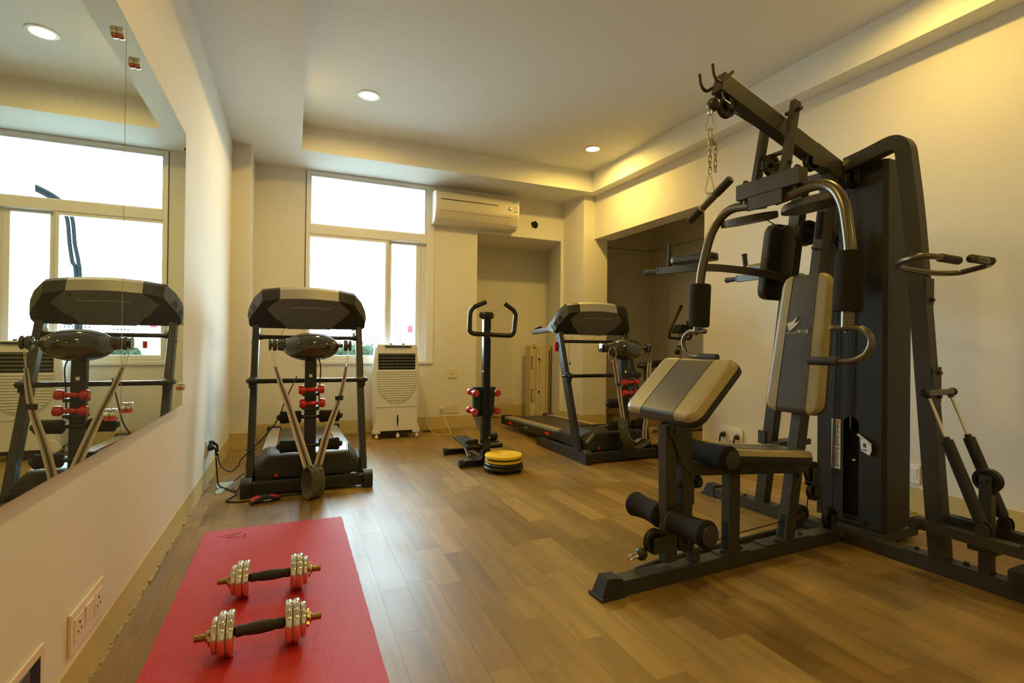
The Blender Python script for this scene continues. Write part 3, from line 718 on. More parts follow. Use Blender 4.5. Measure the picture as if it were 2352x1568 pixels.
bolts([(UX, -0.060, 0.108), (UX, 0.10, 1.86)], (-1, 0, 0), gym, 0.008, 0.007)
# weight plates in the tower
for k in range(11):
    o = MB().box((0.125, -0.11, 0.112+k*0.0405), (0.285, 0.13, 0.150+k*0.0405), 0.006).cyl((0.124, 0.006, 0.131+k*0.0405), (0.121, 0.006, 0.131+k*0.0405), 0.007, n=12).build('weight_plate', 'hole', gym)
    if k == 7: MB().cyl((0.13, -0.012, 0.131+k*0.0405), (0.098, -0.012, 0.131+k*0.0405), 0.006, n=14).ball((0.095, -0.012, 0.131+k*0.0405), 0.010).build('selector_pin', 'brass', o)
MB().cyl((0.205, -0.06, 0.1), (0.205, -0.06, 1.93), 0.010).cyl((0.205, 0.075, 0.1), (0.205, 0.075, 1.93), 0.010).build('guide_rod', 'chrome_d', gym)
MB().tube([(0.086, 0.068, 1.60), (0.086, 0.100, 0.30)], 0.0028, 6).build('cable', 'cable', gym)
MB().tube([(0.084, 0.0, 1.50), (0.088, 0.006, 0.64)], 0.0028, 6).build('cable', 'cable', gym)
MB().tube([(0.075, 0.058, 1.45), (0.072, 0.068, 0.95), (0.070, 0.085, 0.10)], 0.0028, 6).build('cable', 'cable', gym)
# stickers
SM = Matrix(((0, 0, -1, UX-0.0004), (-1, 0, 0, 0), (0, 1, 0, 0), (0, 0, 0, 1)))   # label x -> -y, label y -> z
lab = MB().box((-0.108, 0.352, 0), (-0.060, 0.618, 0.0008), 0.0003, 0, SM).build('warning_label', 'label', gym, 0)
MB().box((-0.102, 0.596, 0.0008), (-0.066, 0.612, 0.0014), 0, 0, SM).build('label_header', 'inko', lab, 0)
mb = MB(); grid_lines(mb, -0.103, -0.066, 0.475, 0.592, 19, 0.55, SM @ Matrix.Translation((0, 0, 0.0008)), 1); grid_lines(mb, -0.103, -0.066, 0.362, 0.466, 16, 0.5, SM @ Matrix.Translation((0, 0, 0.0008)), 2)
mb.build('label_print', 'ink', lab, 0, 'stuff')
text('WARNING', 0.009, SM @ Matrix.Translation((-0.084, 0.604, 0.0014)), 'label', lab)
pl_ = MB(); pv = []
fl = [(0.040, 0.548, 0.0), (0.104, 0.520, 0.012), (0.102, 0.462, 0.006), (0.090, 0.452, 0.012), (0.046, 0.472, 0.001)]
pl_._add([SM @ V(p) for p in [(0.040, 0.535, 0.001), (0.100, 0.512, 0.010), (0.104, 0.478, 0.014), (0.093, 0.456, 0.014), (0.046, 0.472, 0.002)]]+[SM @ V((p[0], p[1], p[2]-0.0008)) for p in [(0.040, 0.535, 0.001), (0.100, 0.512, 0.010), (0.104, 0.478, 0.014), (0.093, 0.456, 0.014), (0.046, 0.472, 0.002)]],
         [(0, 1, 2, 3, 4), (5, 6, 7, 8, 9), (0, 1, 6, 5), (1, 2, 7, 6), (2, 3, 8, 7), (3, 4, 9, 8), (4, 0, 5, 9)])
pl_.tube([SM @ V(p) for p in ((0.032, 0.553, 0.006), (0.06, 0.540, 0.012), (0.104, 0.512, 0.016))], 0.006, 10)
pk = pl_.build('peeling_label', 'label', gym, 40)
MB().box((0.058, 0.492, 0.0), (0.074, 0.512, 0.0065), 0, 0, SM).build('label_picture', 'ink', pk, 0)
mb = MB(); grid_lines(mb, 0.052, 0.090, 0.474, 0.484, 3, 0.5, SM @ Matrix.Translation((0, 0, 0.0085)), 3); mb.build('label_print', 'ink', pk, 0, 'stuff')
# --- top boom
N0, N1 = V((-0.858, VC, 2.196)), V((0.125, VC, 1.888))
bdir = (N1-N0).normalized(); bup = V((-bdir.z, 0, bdir.x))
MB().beam(N0, N1, 0.060, 0.090, (0, 1, 0), 0.004).build('top_boom', 'metal', gym)
def onb(u, off): # point on boom axis at local x u, offset perpendicular
    t = (u-N0.x)/(N1.x-N0.x); return N0+(N1-N0)*t+bup*off
MB().beam(onb(-0.20, 0.046), onb(0.02, 0.046), 0.056, 0.006, (0, 1, 0), 0.001).build('top_plate', 'plastic', gym)
# bar hooks at the end of the boom
for y, dz in ((VC+0.045, 0.0), (VC-0.030, 0.01)):
    MB().tube(smoothp([(-0.80, y, 2.235+dz), (-0.845, y, 2.195+dz), (-0.885, y, 2.172+dz), (-0.915, y, 2.192+dz), (-0.925, y, 2.240+dz)], 5), 0.0075, 10).build('bar_hook', 'metal', gym)
pulley((-0.808, VC, 2.098), (0, 1, 0), 0.052, gym)
MB().beam((-0.785, VC-0.021, 2.155), (-0.808, VC-0.021, 2.085), 0.004, 0.036, (0, 1, 0), 0.001).beam((-0.785, VC+0.021, 2.155), (-0.808, VC+0.021, 2.085), 0.004, 0.036, (0, 1, 0), 0.001).build('pulley_bracket', 'metal', gym)
for sy in (-1, 1): MB().tube(bez([(-0.812, VC+sy*0.026, 2.098), (-0.85, VC+sy*0.026, 2.110), (-0.856, VC+sy*0.018, 2.165)], 0.01), 0.004, 8).build('cable_guard', 'metal_lt', gym)
MB().ball((-0.885, VC, 2.090), 0.030, 24).build('cable_stop', 'plastic', gym)
MB().tube([(-0.86, VC, 2.10), (-0.80, VC, 2.145)], 0.003, 6).build('cable', 'cable', gym)
MB().tube([(-0.77, VC, 2.085), (-0.30, VC, 1.975)], 0.003, 6).build('cable', 'cable', gym)
# pulleys near the upright
pulley((-0.222, VC-0.012, 1.940), (0, 1, 0), 0.050, gym); MB().box((-0.245, VC-0.040, 1.915), (-0.10, VC-0.034, 1.962), 0.002).build('pulley_bracket', 'metal', gym)
pulley((0.078, VC-0.040, 1.895), (0, 1, 0), 0.055, gym)
MB().poly([(-0.035, -0.03), (0.045, -0.03), (0.055, 0.03), (0.02, 0.085), (-0.035, 0.085)], -0.003, 0.003, Matrix(((1, 0, 0, 0.092), (0, 0, -1, VC-0.062), (0, 1, 0, 1.895), (0, 0, 0, 1))), 0.001).build('pulley_bracket', 'metal', gym)
pulley((0.030, VC-0.030, 1.340), (1, 0.25, 0), 0.050, gym); pulley((0.020, VC-0.020, 1.560), (1, 0.2, 0), 0.040, gym)
MB().box((-0.002, VC-0.045, 1.33), (0.052, VC-0.020, 1.60), 0.003).build('floating_block', 'metal', gym)
MB().tube([(0.0, VC, 1.62), (0.02, VC-0.02, 1.80)], 0.003, 6).tube([(0.055, VC-0.01, 1.34), (0.085, VC-0.02, 1.86)], 0.003, 6).build('cable', 'cable', gym)
# height-lock pin on the upright
MB().beam(V((-0.150, VC, 1.56)), V((-0.120, VC, 1.70)), 0.018, 0.010, (0, 1, 0), 0.001).build('slot', 'hole', gym)
MB().cyl((-0.158, VC-0.005, 1.505), (-0.185, VC-0.005, 1.508), 0.008).ring((-0.188, VC-0.005, 1.508), (1, 0, 0), 0.009, 0.002, 16).build('pull_pin', 'bolt', gym)
# --- press arm assembly
for sy in (-1, 1):
    y = VC+sy*0.076
    MB().beam((-0.430, y, 2.172), (-0.508, y, 1.818), 0.028, 0.045, (0, 1, 0), 0.003).build('arm_hanger', 'metal', gym)
    MB().cyl((-0.437, y-0.014*sy, 2.128), (-0.437, VC+sy*0.030, 2.128), 0.010).cyl((-0.437, y+0.014*sy, 2.128), (-0.437, y+0.034*sy, 2.128), 0.011).build('pivot_bush', 'bolt', gym)
    bolts([(-0.487, y+sy*0.014, 1.868)], (0, sy, 0), gym, 0.008, 0.008)
MB().cyl((-0.475, VC-0.075, 1.935), (-0.475, VC+0.075, 1.935), 0.011).build('cross_pin', 'metal_lt', gym)
pulley((-0.500, VC, 1.878), (0, 1, 0), 0.052, gym)
MB().cyl((-0.500, VC-0.065, 1.878), (-0.500, VC+0.065, 1.878), 0.009).build('cross_pin', 'metal_lt', gym)
MB().box((-0.540, VC-0.172, 1.742), (-0.478, VC+0.172, 1.820), 0.003).build('arm_crossbar', 'metal', gym)
MB().box((-0.548, VC-0.094, 1.672), (-0.543, VC+0.096, 1.742), 0.006).build('front_plate', 'metal', gym)
MB().box((-0.543, VC-0.09, 1.69), (-0.480, VC+0.09, 1.742), 0.002).build('arm_mount', 'metal', gym)
MB().ball((-0.51, VC+0.135, 1.825), 0.018, 16).ball((-0.50, VC-0.135, 1.828), 0.016, 16).build('end_bumper', 'plastic', gym)
for sy in (-1, 1):
    f = lambda u, w, z: (u, VC+sy*w, z)
    zt, zb = (1.395, 1.150) if sy < 0 else (1.340, 1.108)
    path = smoothp([f(-0.505, 0.03, 1.700), f(-0.500, 0.12, 1.712), f(-0.498, 0.225, 1.722), f(-0.502, 0.300, 1.690), f(-0.515, 0.352, 1.610), f(-0.528, 0.380, 1.50), f(-0.541, 0.398, 1.38), f(-0.553, 0.398, 1.20), f(-0.560, 0.400, 1.085)], 6)
    arm = MB().tube(path, 0.0235, 20).build('press_arm', 'metal_lt', gym, 60)
    MB().lathe([(0.024, 0), (0.050, 0.0), (0.055, 0.008), (0.055, zt-zb-0.012), (0.051, zt-zb), (0.024, zt-zb)], f(-0.5535, 0.397, zb), V(f(-0.540, 0.399, zt))-V(f(-0.5535, 0.397, zb)), 28).build('foam_sleeve', 'foam', arm, 50)
    hk = [f(-0.565, 0.345, 1.083), f(-0.565, 0.40, 1.083), f(-0.565, 0.455, 1.080), f(-0.567, 0.490, 1.050), f(-0.568, 0.496, 1.015), f(-0.572, 0.475, 0.972), f(-0.573, 0.430, 0.950), f(-0.574, 0.37, 0.945), f(-0.574, 0.245, 0.945)]
    h = MB().tube(smoothp(hk, 6), 0.0130, 14).ball(hk[0], 0.0145, 14).build('press_handle', 'metal_lt', gym, 60)
    MB().lathe([(0, 0), (0.014, 0.001), (0.0185, 0.006), (0.0185, 0.128), (0.016, 0.131), (0.012, 0.131)], hk[-1], V(hk[-2])-V(hk[-1]), 20).build('handle_grip', 'rubber', h, 50)
    bolts([f(-0.565, 0.402, 1.070)], (0, 0, -1), h, 0.008, 0.008)
    MB().cyl(f(-0.51, 0.135, 1.742), f(-0.51, 0.135, 1.722), 0.014, n=18).build('pivot_bush', 'bolt', gym)
    # oval cup plate of the butterfly bracket under each arm
    mb = MB(); pr = []
    for k in range(32):
        a = 2*PI*k/32; x = 0.155*math.cos(a); y = 0.055*math.sin(a); pr.append((x, y))
    mt = Matrix.Translation(V(f(-0.455, 0.165, 1.655))) @ Matrix.Rotation(sy*math.radians(98), 4, 'Z') @ Matrix.Rotation(math.radians(-8), 4, 'X')
    mb.poly(pr, -0.016, 0.018, mt, 0.006).build('arm_gusset', 'metal', gym)
MB().tube([(-0.47, VC+0.06, 1.640), (-0.30, VC+0.09, 1.612), (-0.05, VC+0.24, 1.690)], 0.003, 6).build('cable', 'cable', gym)
# --- side arch leg
ap = [(0.048, VC-0.025, 1.965), (0.048, -0.155, 1.985), (0.048, -0.262, 1.958), (0.048, -0.300, 1.75), (0.048, -0.352, 1.30), (0.048, -0.392, 0.80), (0.048, -0.428, 0.30), (0.048, -0.440, BH)]
ap = [(0.048, VC-0.030, 1.958), (0.048, -0.100, 1.975), (0.048, -0.258, 2.010), (0.048, -0.300, 1.66), (0.048, -0.415, BH)]
pth = bez(ap, [0.05, 0.17, 0.35], 10)
MB().tube(pth, 0, prof=[(-0.030, -0.034), (0.030, -0.034), (0.030, 0.034), (-0.030, 0.034)], side=(1, 0, 0)).build('side_leg', 'metal', gym, 30)
bolts([(0.016, VC-0.045, 1.962)], (-1, -0.3, 0), gym, 0.012, 0.010)
MB().box((0.012, -0.60, BH), (0.084, -0.28, BH+0.006), 0.002).box((0.012, -0.92, BH), (0.084, -0.605, BH+0.006), 0.002).build('foot_plate', 'metal', gym)
bolts([(0.060, -0.315, BH+0.006), (0.060, -0.505, BH+0.006), (0.060, -0.575, BH+0.006), (0.060, -0.70, BH+0.006)], (0, 0, 1), gym, 0.010, 0.012)
for zb_, ln in ((1.265, 0.12), (0.84, 0.16)):
    t = (1.66-zb_)/(1.66-BH); yv = -0.300-0.115*t
    MB().box((0.014, yv-0.040, zb_-ln/2), (0.084, yv-0.036, zb_+ln/2), 0.002).build('clamp_plate', 'metal', gym)
    bolts([(0.06, yv-0.040, zb_-ln/3)]+([(0.06, yv-0.040, zb_+ln/3)] if ln > 0.13 else []), (0, -1, 0), gym, 0.009, 0.012)
# --- dip handle bar on the arch leg
hb = [(-0.085, -0.575, 1.378), (-0.30, -0.555, 1.382), (-0.36, -0.44, 1.376), (-0.285, -0.385, 1.37), (0.048, -0.372, 1.362), (0.170, -0.470, 1.362), (0.215, -0.585, 1.370), (0.10, -0.635, 1.376), (0.0, -0.64, 1.378)]
hb = [(-0.085, -0.528, 1.372), (-0.245, -0.532, 1.374), (-0.318, -0.497, 1.374), (-0.270, -0.405, 1.366), (-0.150, -0.352, 1.360), (0.048, -0.370, 1.350), (0.150, -0.420, 1.350), (0.150, -0.480, 1.358), (0.112, -0.556, 1.368), (0.02, -0.580, 1.374), (-0.075, -0.570, 1.376)]
MB().tube(smoothp(hb, 6), 0.0125, 14).build('dip_bar', 'metal_lt', gym, 60)
MB().lathe([(0, 0), (0.013, 0.001), (0.0175, 0.006), (0.0175, 0.150), (0.012, 0.152)], (-0.075, -0.527, 1.373), (-1, -0.02, 0), 18).build('handle_grip', 'rubber', gym, 50)
MB().lathe([(0, 0), (0.013, 0.001), (0.0175, 0.006), (0.0175, 0.150), (0.012, 0.152)], (-0.075, -0.566, 1.377), (1, -0.07, -0.01), 18).build('handle_grip', 'rubber', gym, 50)
# --- leg press station
PVZ = 0.225
MB().cyl((-0.085, -0.372, PVZ-0.006), (0.170, -0.372, PVZ-0.006), 0.016).build('pivot_axle', 'metal', gym)
for ux in (-0.045, 0.140):
    z0 = PVZ-0.002
    arm = MB().beam((ux, -0.360, z0), (ux, -1.05, z0-0.010), 0.046, 0.046, (1, 0, 0), 0.004)
    arm.cyl((ux-0.028, -0.366, z0-0.004), (ux+0.028, -0.366, z0-0.004), 0.029, n=28, bev=0.003); arm = arm.build('pedal_arm', 'metal', gym)
    MB().cyl((ux-0.034, -0.366, z0-0.004), (ux-0.028, -0.366, z0-0.004), 0.020, n=24, bev=0.002).build('end_cap', 'plastic', arm)
    MB().box((ux-0.036, -1.02, z0+0.012), (ux+0.036, -0.725, z0+0.030), 0.004).build('pedal_cover', 'rubber', arm)
    for k in range(9): MB().box((ux-0.034, -0.745-k*0.03, z0+0.030), (ux+0.034, -0.735-k*0.03, z0+0.033)).build('rib', 'rubber', arm, 0)
    MB().box((ux-0.004, -0.60, z0+0.0225), (ux+0.004, -0.44, z0+0.0240)).build('slot', 'hole', arm, 0)
    lug = V((ux, -0.604, z0+0.045))
    MB().poly([(-0.024, -0.024), (0.024, -0.024), (0.024, 0.004), (0.016, 0.020), (0, 0.026), (-0.016, 0.020), (-0.024, 0.004)], -0.018, -0.012, Matrix(((0, 0, 1, lug.x), (1, 0, 0, lug.y), (0, 1, 0, lug.z), (0, 0, 0, 1))), 0.001).poly([(-0.024, -0.024), (0.024, -0.024), (0.024, 0.004), (0.016, 0.020), (0, 0.026), (-0.016, 0.020), (-0.024, 0.004)], 0.012, 0.018, Matrix(((0, 0, 1, lug.x), (1, 0, 0, lug.y), (0, 1, 0, lug.z), (0, 0, 0, 1))), 0.001).build('lug', 'metal', arm)
    bolts([(ux-0.018, lug.y, lug.z)], (-1, 0, 0), arm, 0.010, 0.006)
    top = V((ux, -0.405, 0.800)); dd = (lug-top).normalized()
    mid = top+dd*0.190
    MB().cyl(top+dd*0.012, mid, 0.0065, n=16).build('damper_rod', 'chrome', gym)
    MB().lathe([(0, 0), (0.013, 0), (0.013, 0.012), (0.021, 0.014), (0.0225, 0.02), (0.0225, (lug-mid).length-0.035), (0.019, (lug-mid).length-0.024), (0.010, (lug-mid).length-0.02), (0.010, (lug-mid).length), (0, (lug-mid).length)], mid, dd, 24).build('damper_cylinder', 'plastic', gym, 40)
    MB().cyl(top-dd*0.0+V((0, 0, 0)), top+dd*0.02, 0.012, n=16).build('damper_end', 'plastic', gym)
MB().cyl((-0.068, -0.405, 0.806), (0.165, -0.405, 0.806), 0.0145, n=20, bev=0.003).build('damper_bar', 'metal_lt', gym)
for x_ in (-0.068, 0.165): MB().ball((x_, -0.405, 0.806), 0.019, 16).build('bar_cap', 'plastic', gym)
MB().beam((0.048, -0.578, BH), (0.048, -0.578, 0.395), 0.044, 0.044, (1, 0, 0), 0.003).build('pulley_post', 'metal', gym)
MB().box((0.020, -0.620, 0.150), (0.076, -0.520, 0.176), 0.004).build('stop_bracket', 'metal', gym)
pulley((0.048, -0.580, 0.452), (1, 0, 0), 0.050, gym, 0.030)
MB().box((0.024, -0.602, 0.39), (0.029, -0.558, 0.475), 0.002).box((0.067, -0.602, 0.39), (0.072, -0.558, 0.475), 0.002).cyl((0.01, -0.580, 0.455), (0.085, -0.580, 0.455), 0.009, n=14).build('pulley_bracket', 'metal', gym)
MB().box((-0.02, -1.10, BH), (0.116, -0.665, 0.130), 0.012).build('rubber_stop', 'rubber', gym)
# --- rear leg-raise station
R0, R1 = V((0.050, 0.500, BH)), V((0.050, 0.262, 1.935))
MB().beam(R0, R1, 0.060, 0.066, (1, 0, 0), 0.004).build('rear_upright', 'metal', gym)
MB().box((0.010, 0.33, BH), (0.086, 0.64, BH+0.007), 0.002).build('foot_plate', 'metal', gym)
bolts([(0.03, 0.61, BH+0.007), (0.03, 0.37, BH+0.007)], (0, 0, 1), gym, 0.010, 0.012)
MB().beam((0.05, 0.262, 1.93), (0.05, 0.05, 1.93), 0.055, 0.055, (1, 0, 0), 0.003).build('top_link', 'metal', gym)
MB().box((0.012, 0.455, 0.42), (0.018, 0.505, 0.50), 0.002).build('bracket', 'metal', gym); bolts([(0.016, 0.42, 0.455)], (-1, 0, 0), gym, 0.010, 0.01)
MB().box((0.020, 0.36, 0.415), (0.30, 0.44, 0.45), 0.004).build('foot_rest', 'metal', gym)
dr = (R1-R0).normalized()
bc = R0+dr*(1.50-BH); nrm = V((0, dr.z, -dr.y))
bmx = Matrix(((1, dr.x, 0, 0), (0, dr.y, nrm.y, 0), (0, dr.z, nrm.z, 0), (0, 0, 0, 1)))
pad(Matrix.Translation(bc+nrm*0.052+V((0.0, 0, -0.0))) @ bmx, 0.27, 0.44, 0.060, None, 0.06, gym, mats=('blackv', 'blackv', 'blackv'), name='back_pad')
for s in (-1, 1):
    ux = lambda w: 0.055+s*w
    path = bez([(ux(0.03), 0.335, 1.405), (ux(0.215), 0.40, 1.435), (ux(0.330), 0.66, 1.490), (ux(0.375), 1.01, 1.500)], [0.10, 0.22], 8)
    arm = MB().tube(path, 0, prof=[(-0.022, -0.022), (0.022, -0.022), (0.022, 0.022), (-0.022, 0.022)], side=(1, 0, 0)).build('support_arm', 'metal', gym, 30)
    e = V(path[-1]); d = (V(path[-1])-V(path[-2])).normalized()
    MB().box((-0.024, -0.024, -0.004), (0.024, 0.024, 0.006), 0.002, 0, frame(e, e+d, (1, 0, 0))).build('end_cap', 'plastic', arm)
    MB().lathe([(0, 0), (0.016, 0), (0.019, 0.010), (0.017, 0.03), (0.019, 0.09), (0.022, 0.115), (0.015, 0.125), (0, 0.127)], e+d*0.004, d, 18).build('hand_grip', 'rubber', arm, 50)
    g0 = V((ux(0.362), 0.930, 1.522))
    MB().lathe([(0, 0), (0.012, 0), (0.017, 0.012), (0.0165, 0.13), (0.020, 0.14), (0.018, 0.148), (0, 0.15)], g0, V((-s*0.10, 0.06, 1)), 18).build('upright_grip', 'rubber', arm, 50)
    pc = V((ux(0.335), 0.745, 1.528)); dx = V((s*0.12, 1, 0.03)).normalized()
    pmx = Matrix.Translation(pc) @ Matrix(((dx.y, dx.x, 0, 0), (-dx.x, dx.y, 0, 0), (0, 0.03, 1, 0), (0, 0, 0, 1)))
    pad(pmx, 0.115, 0.32, 0.045, None, 0.05, gym, dome=0.004, re=0.018, mats=('blackv', 'blackv', 'blackv'), name='elbow_pad')
pulley((0.05, 0.230, 1.645), (0.3, 1, 0), 0.070, gym, 0.05)
MB().cyl((0.05, 0.33, 1.645), (0.05, 0.26, 1.645), 0.012).build('pulley_bracket', 'metal', gym)

# --- curl bar hanging from the high pulley by a chain (world coordinates through the gym frame)
GM = Matrix.Translation((2.612, 1.780, 0)) @ Matrix.Rotation(TH, 4, 'Z')
hang = root('curl_bar', 'short black gripped pull bar hanging by a chain from the multi gym boom', 'pull bar', GM @ V((-0.905, VC, 1.66)), TH)
def H(u, v, z): return V((u+0.905, v-VC, z-1.66))
b0, b1 = H(-0.905, 0.155, 1.588), H(-0.905, -0.080, 1.720)
d = (b1-b0).normalized(); L = (b1-b0).length
MB().cyl(b0+d*0.01, b1-d*0.01, 0.0125).cyl(b0+d*0.088, b0+d*0.175, 0.0165, n=20, bev=0.003).build('bar', 'metal_lt', hang)
MB().cyl(b0+d*0.082, b0+d*0.090, 0.0175, n=20).build('collar', 'chrome', hang)
for a, bb in ((0.0, 0.085), (0.175, L)):
    MB().lathe([(0, 0), (0.014, 0.001), (0.018, 0.006), (0.018, bb-a-0.006), (0.014, bb-a), (0, bb-a)], b0+d*a, d, 20).build('bar_grip', 'rubber', hang, 50)
MB().box((-0.003, -0.012, 0.008), (0.003, 0.012, 0.042), 0.001, 0, Matrix.Translation(b0+d*0.125)).build('eye_plate', 'chrome_d', hang)
def link(mb, c, half, w, r, rotz, tilt=0):
    pts = []
    for k in range(16):
        a = 2*PI*k/16; x = w*math.cos(a); z = (half-w)*(1 if math.sin(a) > 0 else -1)*(0 if abs(math.sin(a)) < 1e-6 else 1)+w*math.sin(a); pts.append(V((x, 0, z)))
    mt = Matrix.Translation(c) @ Matrix.Rotation(rotz, 4, 'Z') @ Matrix.Rotation(tilt, 4, 'Y')
    mb.tube([mt @ p for p in pts], r*1.25, 6, closed=True)
def carabiner(c, h, rotz):
    mb = MB(); pts = [V((x*0.018, 0, z*h)) for x, z in ((0, 1), (0.4, 0.92), (0.55, 0.4), (1.0, -0.5), (0.9, -0.9), (0, -1.0), (-0.9, -0.9), (-1.0, -0.5), (-0.55, 0.4), (-0.4, 0.92))]
    mt = Matrix.Translation(c) @ Matrix.Rotation(rotz, 4, 'Z'); mb.tube([mt @ p for p in pts], 0.0024, 6, closed=True); mb.build('snap_hook', 'chain', hang)
ch = H(-0.905, VC, 0).xy
def Hc(z, du=0): return V((du, 0, z-1.66))
MB().ring(Hc(2.052), (0, 1, 0), 0.012, 0.004, 20).build('eyelet', 'chrome', hang)
carabiner(Hc(2.008), 0.036, -0.6)
mb = MB(); link(mb, Hc(1.955), 0.026, 0.008, 0.0022, -0.9); mb.build('chain_link', 'chain', hang)
z = 1.918; k = 0
while z > 1.775:
    mb = MB(); link(mb, Hc(z), 0.0165, 0.0068, 0.0022, (-0.35 if k % 2 else 1.22)); mb.build('chain_link', 'chain', hang); z -= 0.0255; k += 1
carabiner(Hc(1.727), 0.040, -0.6)
z = 1.912; k = 0
mb = MB(); link(mb, Hc(1.922, 0.018), 0.017, 0.0068, 0.0022, 0.4, -0.9); mb.build('chain_link', 'chain', hang)
while z > 1.80:
    mb = MB(); link(mb, Hc(z-0.008, 0.034), 0.0165, 0.0068, 0.0022, (-0.35 if k % 2 else 1.22)); mb.build('chain_link', 'chain', hang); z -= 0.0255; k += 1

# --- lat bar lying on the floor behind the base beam
lb = root('lat_bar', 'long dark bar lying on the floor behind the base beam of the multi gym', 'pull bar', GM @ V((-0.55, 0.19, 0)), TH)
MB().tube(bez([(-0.66, -0.055, 0.016), (-0.45, -0.02, 0.016), (0.45, 0.025, 0.016), (0.62, 0.06, 0.016)], 0.08), 0.0145, 14).build('bar', 'metal', lb, 60)
MB().lathe([(0, 0), (0.014, 0.001), (0.0165, 0.006), (0.0165, 0.16), (0.014, 0.165)], (-0.665, -0.055, 0.0175), (0.21, 0.035, 0), 18).build('bar_grip', 'rubber', lb, 50)
MB().poly([(-0.035, 0.03), (-0.025, 0.05), (0.0, 0.058), (0.025, 0.05), (0.035, 0.02), (0.0, 0.0)], 0.014, 0.019).build('eye_plate', 'metal', lb)
MB().cyl((-0.010, 0.040, 0.0185), (-0.010, 0.040, 0.0196), 0.006, n=12).cyl((0.014, 0.045, 0.0185), (0.014, 0.045, 0.0196), 0.004, n=12).build('plate_hole', 'hole', lb, 0)
# ================================================================== RED HAND DUMBBELLS (dipped)
def hand_dumbbell(name, label, loc, axis, L, r, rh, matn, group, parent=None):
    """hexagonal dipped dumbbell centred at loc"""
    a = V(axis).normalized(); t = root(name, label, 'dumbbell', loc, 0, group)
    hl = L*0.26
    MB().lathe([(0, 0), (rh*0.8, 0), (rh, L*0.1), (rh*1.25, L*0.25), (rh, L*0.4), (rh*0.8, L*0.5), (0, L*0.5)], -a*L*0.25, a, 16).build('handle', matn, t, 60)
    for s in (-1, 1):
        p = a*s*(L*0.5-hl)
        MB().lathe([(0, -0.002), (r*0.75, 0), (r, hl*0.22), (r, hl*0.80), (r*0.80, hl), (0, hl)], p, a*s, 12).build('head', matn, t, 45)
    return t

def ribbon(mb, pts, w, wdirs, cols, thick=0.0012):
    """striped strap: cols = list of (fraction, material index)"""
    P = [V(p) for p in pts]; n = len(P); D = [V(wdirs[0]).lerp(V(wdirs[1]), i/(n-1)).normalized() if len(wdirs) == 2 else V(wdirs[i]).normalized() for i in range(n)]
    x = -0.5
    w0, w1 = w if isinstance(w, tuple) else (w, w)
    for fr, mi in cols:
        xa, xb = x, x+fr; x += fr; rows = []
        for i in range(n):
            wi = w0+(w1-w0)*i/(n-1); a, b = xa*wi, xb*wi
            t = (P[min(i+1, n-1)]-P[max(i-1, 0)]).normalized(); nn = t.cross(D[i]).normalized()*thick/2
            rows.append([mb.bm.verts.new(P[i]+D[i]*a-nn), mb.bm.verts.new(P[i]+D[i]*b-nn), mb.bm.verts.new(P[i]+D[i]*b+nn), mb.bm.verts.new(P[i]+D[i]*a+nn)])
        for r0, r1 in zip(rows, rows[1:]):
            for k in range(4):
                f = mb.bm.faces.new((r0[k], r0[(k+1) % 4], r1[(k+1) % 4], r1[k])); f.material_index = mi
        mb.bm.faces.new(rows[0][::-1]).material_index = mi; mb.bm.faces.new(rows[-1]).material_index = mi
STR = [(0.24, 0), (0.06, 1), (0.06, 0), (0.28, 1), (0.06, 0), (0.06, 1), (0.24, 0)]

